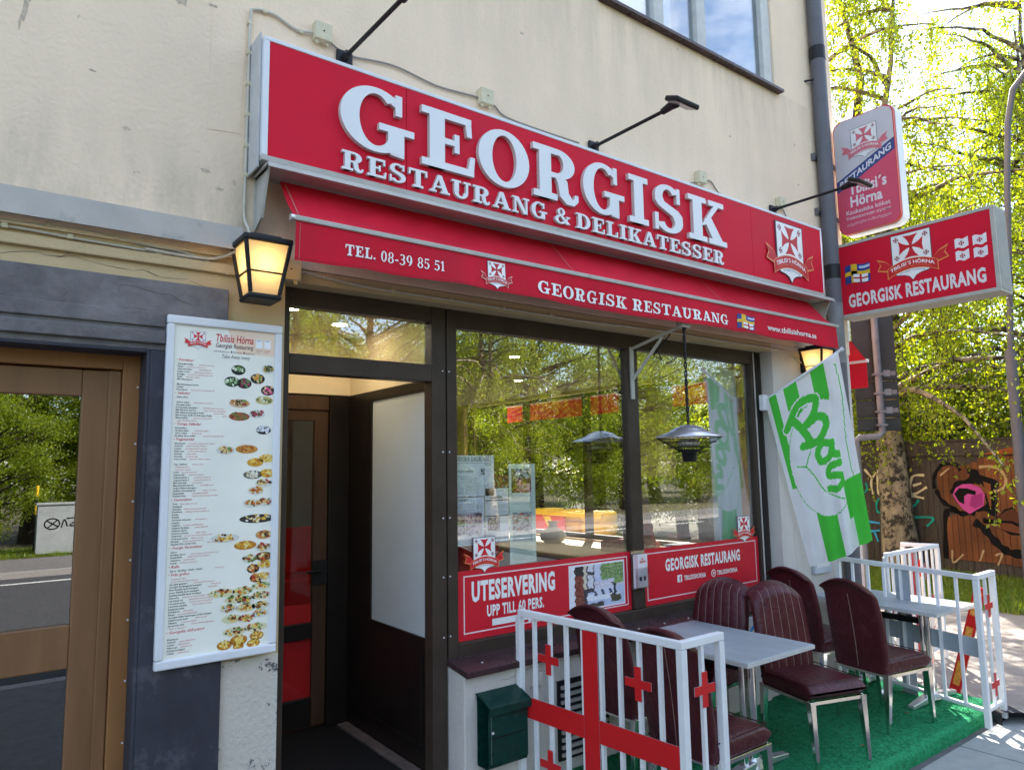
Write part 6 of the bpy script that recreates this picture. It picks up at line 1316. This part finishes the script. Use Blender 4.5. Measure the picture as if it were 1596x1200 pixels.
mu.prism([(3.05, .98), (3.25, .99), (3.42, 1.13), (3.52, 1.17), (3.62, 1.10), (4.2, 1.16), (4.2, 1.02), (3.6, .93), (3.5, .97)], pf, None, .0092, PAINT, s2l('55301e')); mu.prism([(3.08, .90), (3.5, .92), (3.58, .88), (4.2, .94), (4.2, .76), (3.65, .76), (3.44, .79)], pf, None, .0092, PAINT, s2l('6a3c26'))
for P in ([(3.05, 1.87), (3.25, 1.88), (3.4, 1.81), (3.47, 1.65), (3.4, 1.5), (3.26, 1.46)],): st(P, .05, 'b09468', .0105)
for P in ([(2.36, 1.72), (2.54, 1.86)], [(2.47, .4), (2.47, .18), (2.66, .34)], [(3.01, .45), (2.93, .25)], [(3.19, .37), (3.3, .41), (3.22, .21)]): st(P, .035, 'a8906c', .0095)
for P in ([(.85, 1.85), (1.02, 1.65)], [(1.2, 1.86), (.99, 1.63), (1., 1.35)], [(1.13, 1.74), (1.11, 1.41), (1.19, 1.36), (1.31, 1.58), (1.33, 1.74)], [(2.07, 1.73), (1.83, 1.69), (1.8, 1.37), (2.1, 1.51)], [(1.83, 1.53), (2., 1.58)], [(1.77, 1.35), (2.03, 1.3)]): st(P, .05, 'cbbf9a', .0085)
for P in ([(1.2, 1.3), (1.08, 1.22), (1.06, 1.03), (1.17, .98)], [(1.93, 1.27), (1.84, 1.17), (1.72, 1.11)], [(1.71, .93), (2.16, .95), (2.04, .79)], [(.86, 1.57), (.88, 1.46), (.82, 1.38)]): st(P, .05, '1f9080', .0086)
for P in ([(.83, .83), (.81, .52), (.87, .47)], [(.83, .81), (1.1, .79)], [(.83, .61), (1.09, .65)], [(.97, .62), (1.04, .43)]): st(P, .05, '3f9fc8', .0087)
for P in ([(1.95, .3), (1.95, .8)], [(2.2, .3), (2.2, .8)], [(1.95, .55), (2.2, .55)], [(1.95, .8), (2.1, .82)]): st(P, .07, '48413a', .0084)
mu.build('mural_paint', t)

# ================================================================= street furniture on the side street
t = thing('street_lamp', 'grey street lamp post with a curved top at the right edge', 'street lamp', (12.75, .1, 0))
b = MB(); b.tube([(12.95, .35, 0), (12.92, .30, 3.7)], .078, m_pipe, 16); b.build('lamp_base', t)
b = MB(); b.tube([(12.92, .30, 3.65), (12.68, .05, 6.3), (12.60, -.06, 7.2), (12.62, -.16, 7.7), (12.72, -.42, 8.05), (12.95, -.95, 8.25), (13.2, -1.5, 8.3)], .044, m_pipe, 14); b.build('lamp_pole', t)
b = MB(); b.bar((13.15, -1.4, 8.27), (13.4, -1.95, 8.31), .22, .12, m_pipe); b.build('lamp_head', t, .03)
t = thing('road_sign', 'dark backs of stacked road signs on a grey bent pole behind the projecting light box', 'road sign', (9.0, .8, 0))
m_gal = M('galvanised', (.15, .16, .18), .55, .2, 8, metal=.2, dirt=.3, dcol=(.12, .12, .12), dscale=10)
rX = frame((9.1, .60, 0), Vector((.62, -.78, 0)).normalized(), (0, 0, 1), Vector((-.78, -.62, 0)).normalized())
b = MB(); b.tube([rX(-.26, 0, 0), rX(-.26, 2.26, 0), rX(-.22, 2.30, 0), rX(.0, 2.31, 0), rX(.05, 2.36, 0), rX(.05, 3.95, 0)], .042, m_gal, 14); b.build('sign_pole', t)
for v0, v1 in ((3.02, 3.95), (2.78, 3.01), (2.55, 2.77), (2.38, 2.54)):
    b = MB(); b.prism(rc(-.22, v0, .28, v1), rX, -.075, -.055, M('sign_back', (.022, .024, .024), .4, .3, 4)); b.prism(rc(-.22, v0, .28, v0+.015), rX, -.055, -.03, m_dark); b.build('sign_back', t, .004)
    b = MB(); b.prism(rc(-.01, v0+.06, .11, v0+.085), rX, -.06, .05, m_gal); b.build('pole_clamp', t)
for v in (3.05, 2.81, 2.58):
    b = MB(); b.prism(rc(.12, v+.02, .20, v+.10), rX, -.055, -.050, PRINT, s2l('787a80')); b.prism(rc(.205, v+.03, .265, v+.085), rX, -.055, -.050, PRINT, s2l('66686c')); b.build('rating_label', t)
t = thing('garden_shed', 'small dark shed with a low grey roof behind the fence', 'shed', (20, 2.8, 0))
b = MB(); b.box(19.3, 21, 1.0, 3.3, 0, 2.75, m_black); b.build('shed_wall', t)
b = MB(); b.add([(19.1, .8, 2.75), (21.2, .8, 2.75), (21.2, 3.5, 2.75), (19.1, 3.5, 2.75), (19.6, 2.1, 3.15), (20.7, 2.1, 3.15)], [(3, 2, 1, 0), (0, 1, 5, 4), (2, 3, 4, 5), (1, 2, 5), (3, 0, 4)], m_flash); b.build('roof', t)
# yellow tyres and chevron across the side street
m_yel = M('yellow_painted_tyre', (.85, .52, .02), .5, .15, 8, .1, 40)
for k, (x, y, n) in enumerate(((10.0, 6.62, 5), (10.0, 7.4, 5), (10.0, 8.15, 5))):
    for j in range(n):
        b = MB(); b.lathe([(.17, .02), (.30, .0), (.345, .03), (.36, .11), (.345, .19), (.30, .22), (.17, .20), (.17, .02)], m_yel, (x, y, j*.222), 26)
        tag(b.build('tyre'), '%s tyre of the %s stack of yellow tyres seen through the side window' % (['lowest', 'second lowest', 'middle', 'second highest', 'topmost'][j], ['right', 'middle', 'left'][k]), 'tyre', 'yellow painted tyres')
t = thing('chevron_barrier', 'red and yellow chevron barrier board in front of the yellow tyres', 'barrier', (9.55, 7.6, 0))
fr = frame((9.5, 8.5, 0), (0, -1, 0), (0, 0, 1), (-1, 0, 0)); b = MB(); b.prism(rc(0, .42, 1.45, 1.02), fr, 0, .03, m_fred); b.prism(rc(-.1, 1.021, 2.5, 1.10), fr, -.02, .05, m_yel); b.build('barrier_board', t, .006)
b = MB()
for u in (.08, .78): b.prism([(u, .45), (u+.22, .45), (u+.42, .72), (u+.22, 1.0), (u, 1.0), (u+.2, .72)], fr, None, .032, m_yel)
b.build('chevron', t)
for u in (.1, 1.3):
    b = MB(); b.prism(rc(u, 0, u+.06, .42), fr, 0, .03, m_gal); b.build('leg', t)

# ================================================================= behind the viewer (reflected in the glass)
t = thing('utility_cabinet', 'grey utility cabinet with a black scrawl across the road, reflected in the brown door', 'cabinet', (1.9, -17.5, 0))
m_cab = M('cabinet_grey', (.30, .32, .32), .55, .1, 4, dirt=.3, dcol=(.15, .15, .15)); b = MB(); b.box(1.4, 2.65, -17.95, -17.55, .05, 1.25, m_cab); b.box(1.37, 2.68, -17.98, -17.52, 1.25, 1.30, m_cab); b.box(1.42, 2.63, -17.93, -17.57, 0, .05, m_dark); b.build('cabinet_body', t, .01)
b = MB(); fr = frame((0, -17.548, 0), (1, 0, 0), (0, 0, 1), (0, 1, 0)); K_ = s2l('101012')
for P in ([(1.72+.16*math.cos(R(a)), .78+.13*math.sin(R(a))) for a in range(0, 361, 30)], [(1.62, .68), (1.84, .88)], [(1.6, .86), (1.86, .70)], [(1.92, .68), (1.98, .88), (2.05, .70)], [(2.02, .9), (2.3, .9), (2.1, .72), (2.4, .74)], [(2.3, .86), (2.55, .84)]): b.strip(smooth(P), .03, fr, .001, PAINT, K_)
b.build('black_scrawl', t)
t = thing('marker_post', 'yellow and black marker post beside the utility cabinet across the road', 'post', (1.3, -18, 0))
b = MB(); b.tube([(1.42, -18.3, 0), (1.42, -18.3, .95)], .035, m_dark, 10); b.build('post', t)
for z in (1.0, 1.45): b = MB(); b.tube([(1.42, -18.3, z), (1.42, -18.3, z+.28)], .038, m_yel, 10); b.build('yellow_band', t)
b = MB(); b.tube([(1.42, -18.3, .95), (1.42, -18.3, 1.45)], .034, m_dark, 10); b.build('post_top', t)
t = thing('parked_car', 'dark parked car at the kerb, reflected low in the left pane', 'car', (3.9, -5.85, -.12))
m_car = M('dark_car_paint', (.012, .012, .015), .18, .1, 2, coat=.8); m_cg = M('car_glass', (.01, .012, .014), .06, .05, 2)
prof = [(1.75, .30), (1.72, .62), (1.80, .82), (2.35, .92), (2.95, 1.36), (3.5, 1.45), (4.6, 1.44), (5.35, 1.22), (5.85, .98), (6.02, .9), (6.05, .55), (6.0, .30)]
def shell(P, y0, y1, mat, inset=.0):
    b = MB(); n = len(P)
    for a, e, k in ((y0, y0+.10, 1), ):
        pass
    ys = [(y0, .10), (y0+.06, .03), (y0+.16, 0), (y1-.16, 0), (y1-.06, .03), (y1, .10)]; cx, cz = 3.9, .75; vs = []
    for y, s in ys:
        for x, z in P: vs.append((x+(cx-x)*s*.5, y if z < .95 else y+(.16 if y < -5.85 else -.16)*(z-.95)/.5, -.12+z+(cz-z)*s*.6))
    b.add(vs, [(i*n+j, i*n+(j+1) % n, (i+1)*n+(j+1) % n, (i+1)*n+j) for i in range(5) for j in range(n)], mat, True); b.add(vs[:n], [tuple(range(n))], mat, True); b.add(vs[-n:], [tuple(range(n))[::-1]], mat, True); return b
shell(prof, -6.75, -4.95, m_car).build('body', t)
fr = frame((0, -5.02, -.12), (1, 0, 0), (0, 0, 1), (0, .96, .28)); b = MB(); b.prism([(2.6, .96), (3.02, 1.32), (3.52, 1.385), (4.0, 1.39), (4.0, .97)], fr, -.05, .0, m_cg); b.prism([(4.06, .97), (4.06, 1.39), (4.55, 1.38), (5.25, 1.17), (5.5, 1.0)], fr, -.05, .0, m_cg); b.build('side_window', t)
b = MB(); b.tube([(2.55, -5.0, .83), (3.0, -5.05, 1.24), (3.5, -5.07, 1.31), (4.6, -5.07, 1.30), (5.3, -5.03, 1.08), (5.55, -4.99, .88)], .016, m_chrome, 8); b.build('window_trim', t)
for x in (2.5, 5.2):
    for y0, y1 in ((-5.12, -4.93), (-6.77, -6.58)):
        w = MB(); w.tube([(x, y0, .19), (x, y1, .19)], .31, m_dark, 28); wo_ = w.build('wheel', t, .03); w = MB(); w.tube([(x, y0-.003, .19), (x, y1+.003, .19)], .19, m_alu, 20); w.build('rim', wo_)
# doormat in the doorway
b = MB(); b.box(1.36, 2.15, -.02, 1.15, .207, .222, m_mat); tag(b.build('doormat', None, .004), 'dark rubber doormat on the restaurant threshold', 'doormat')
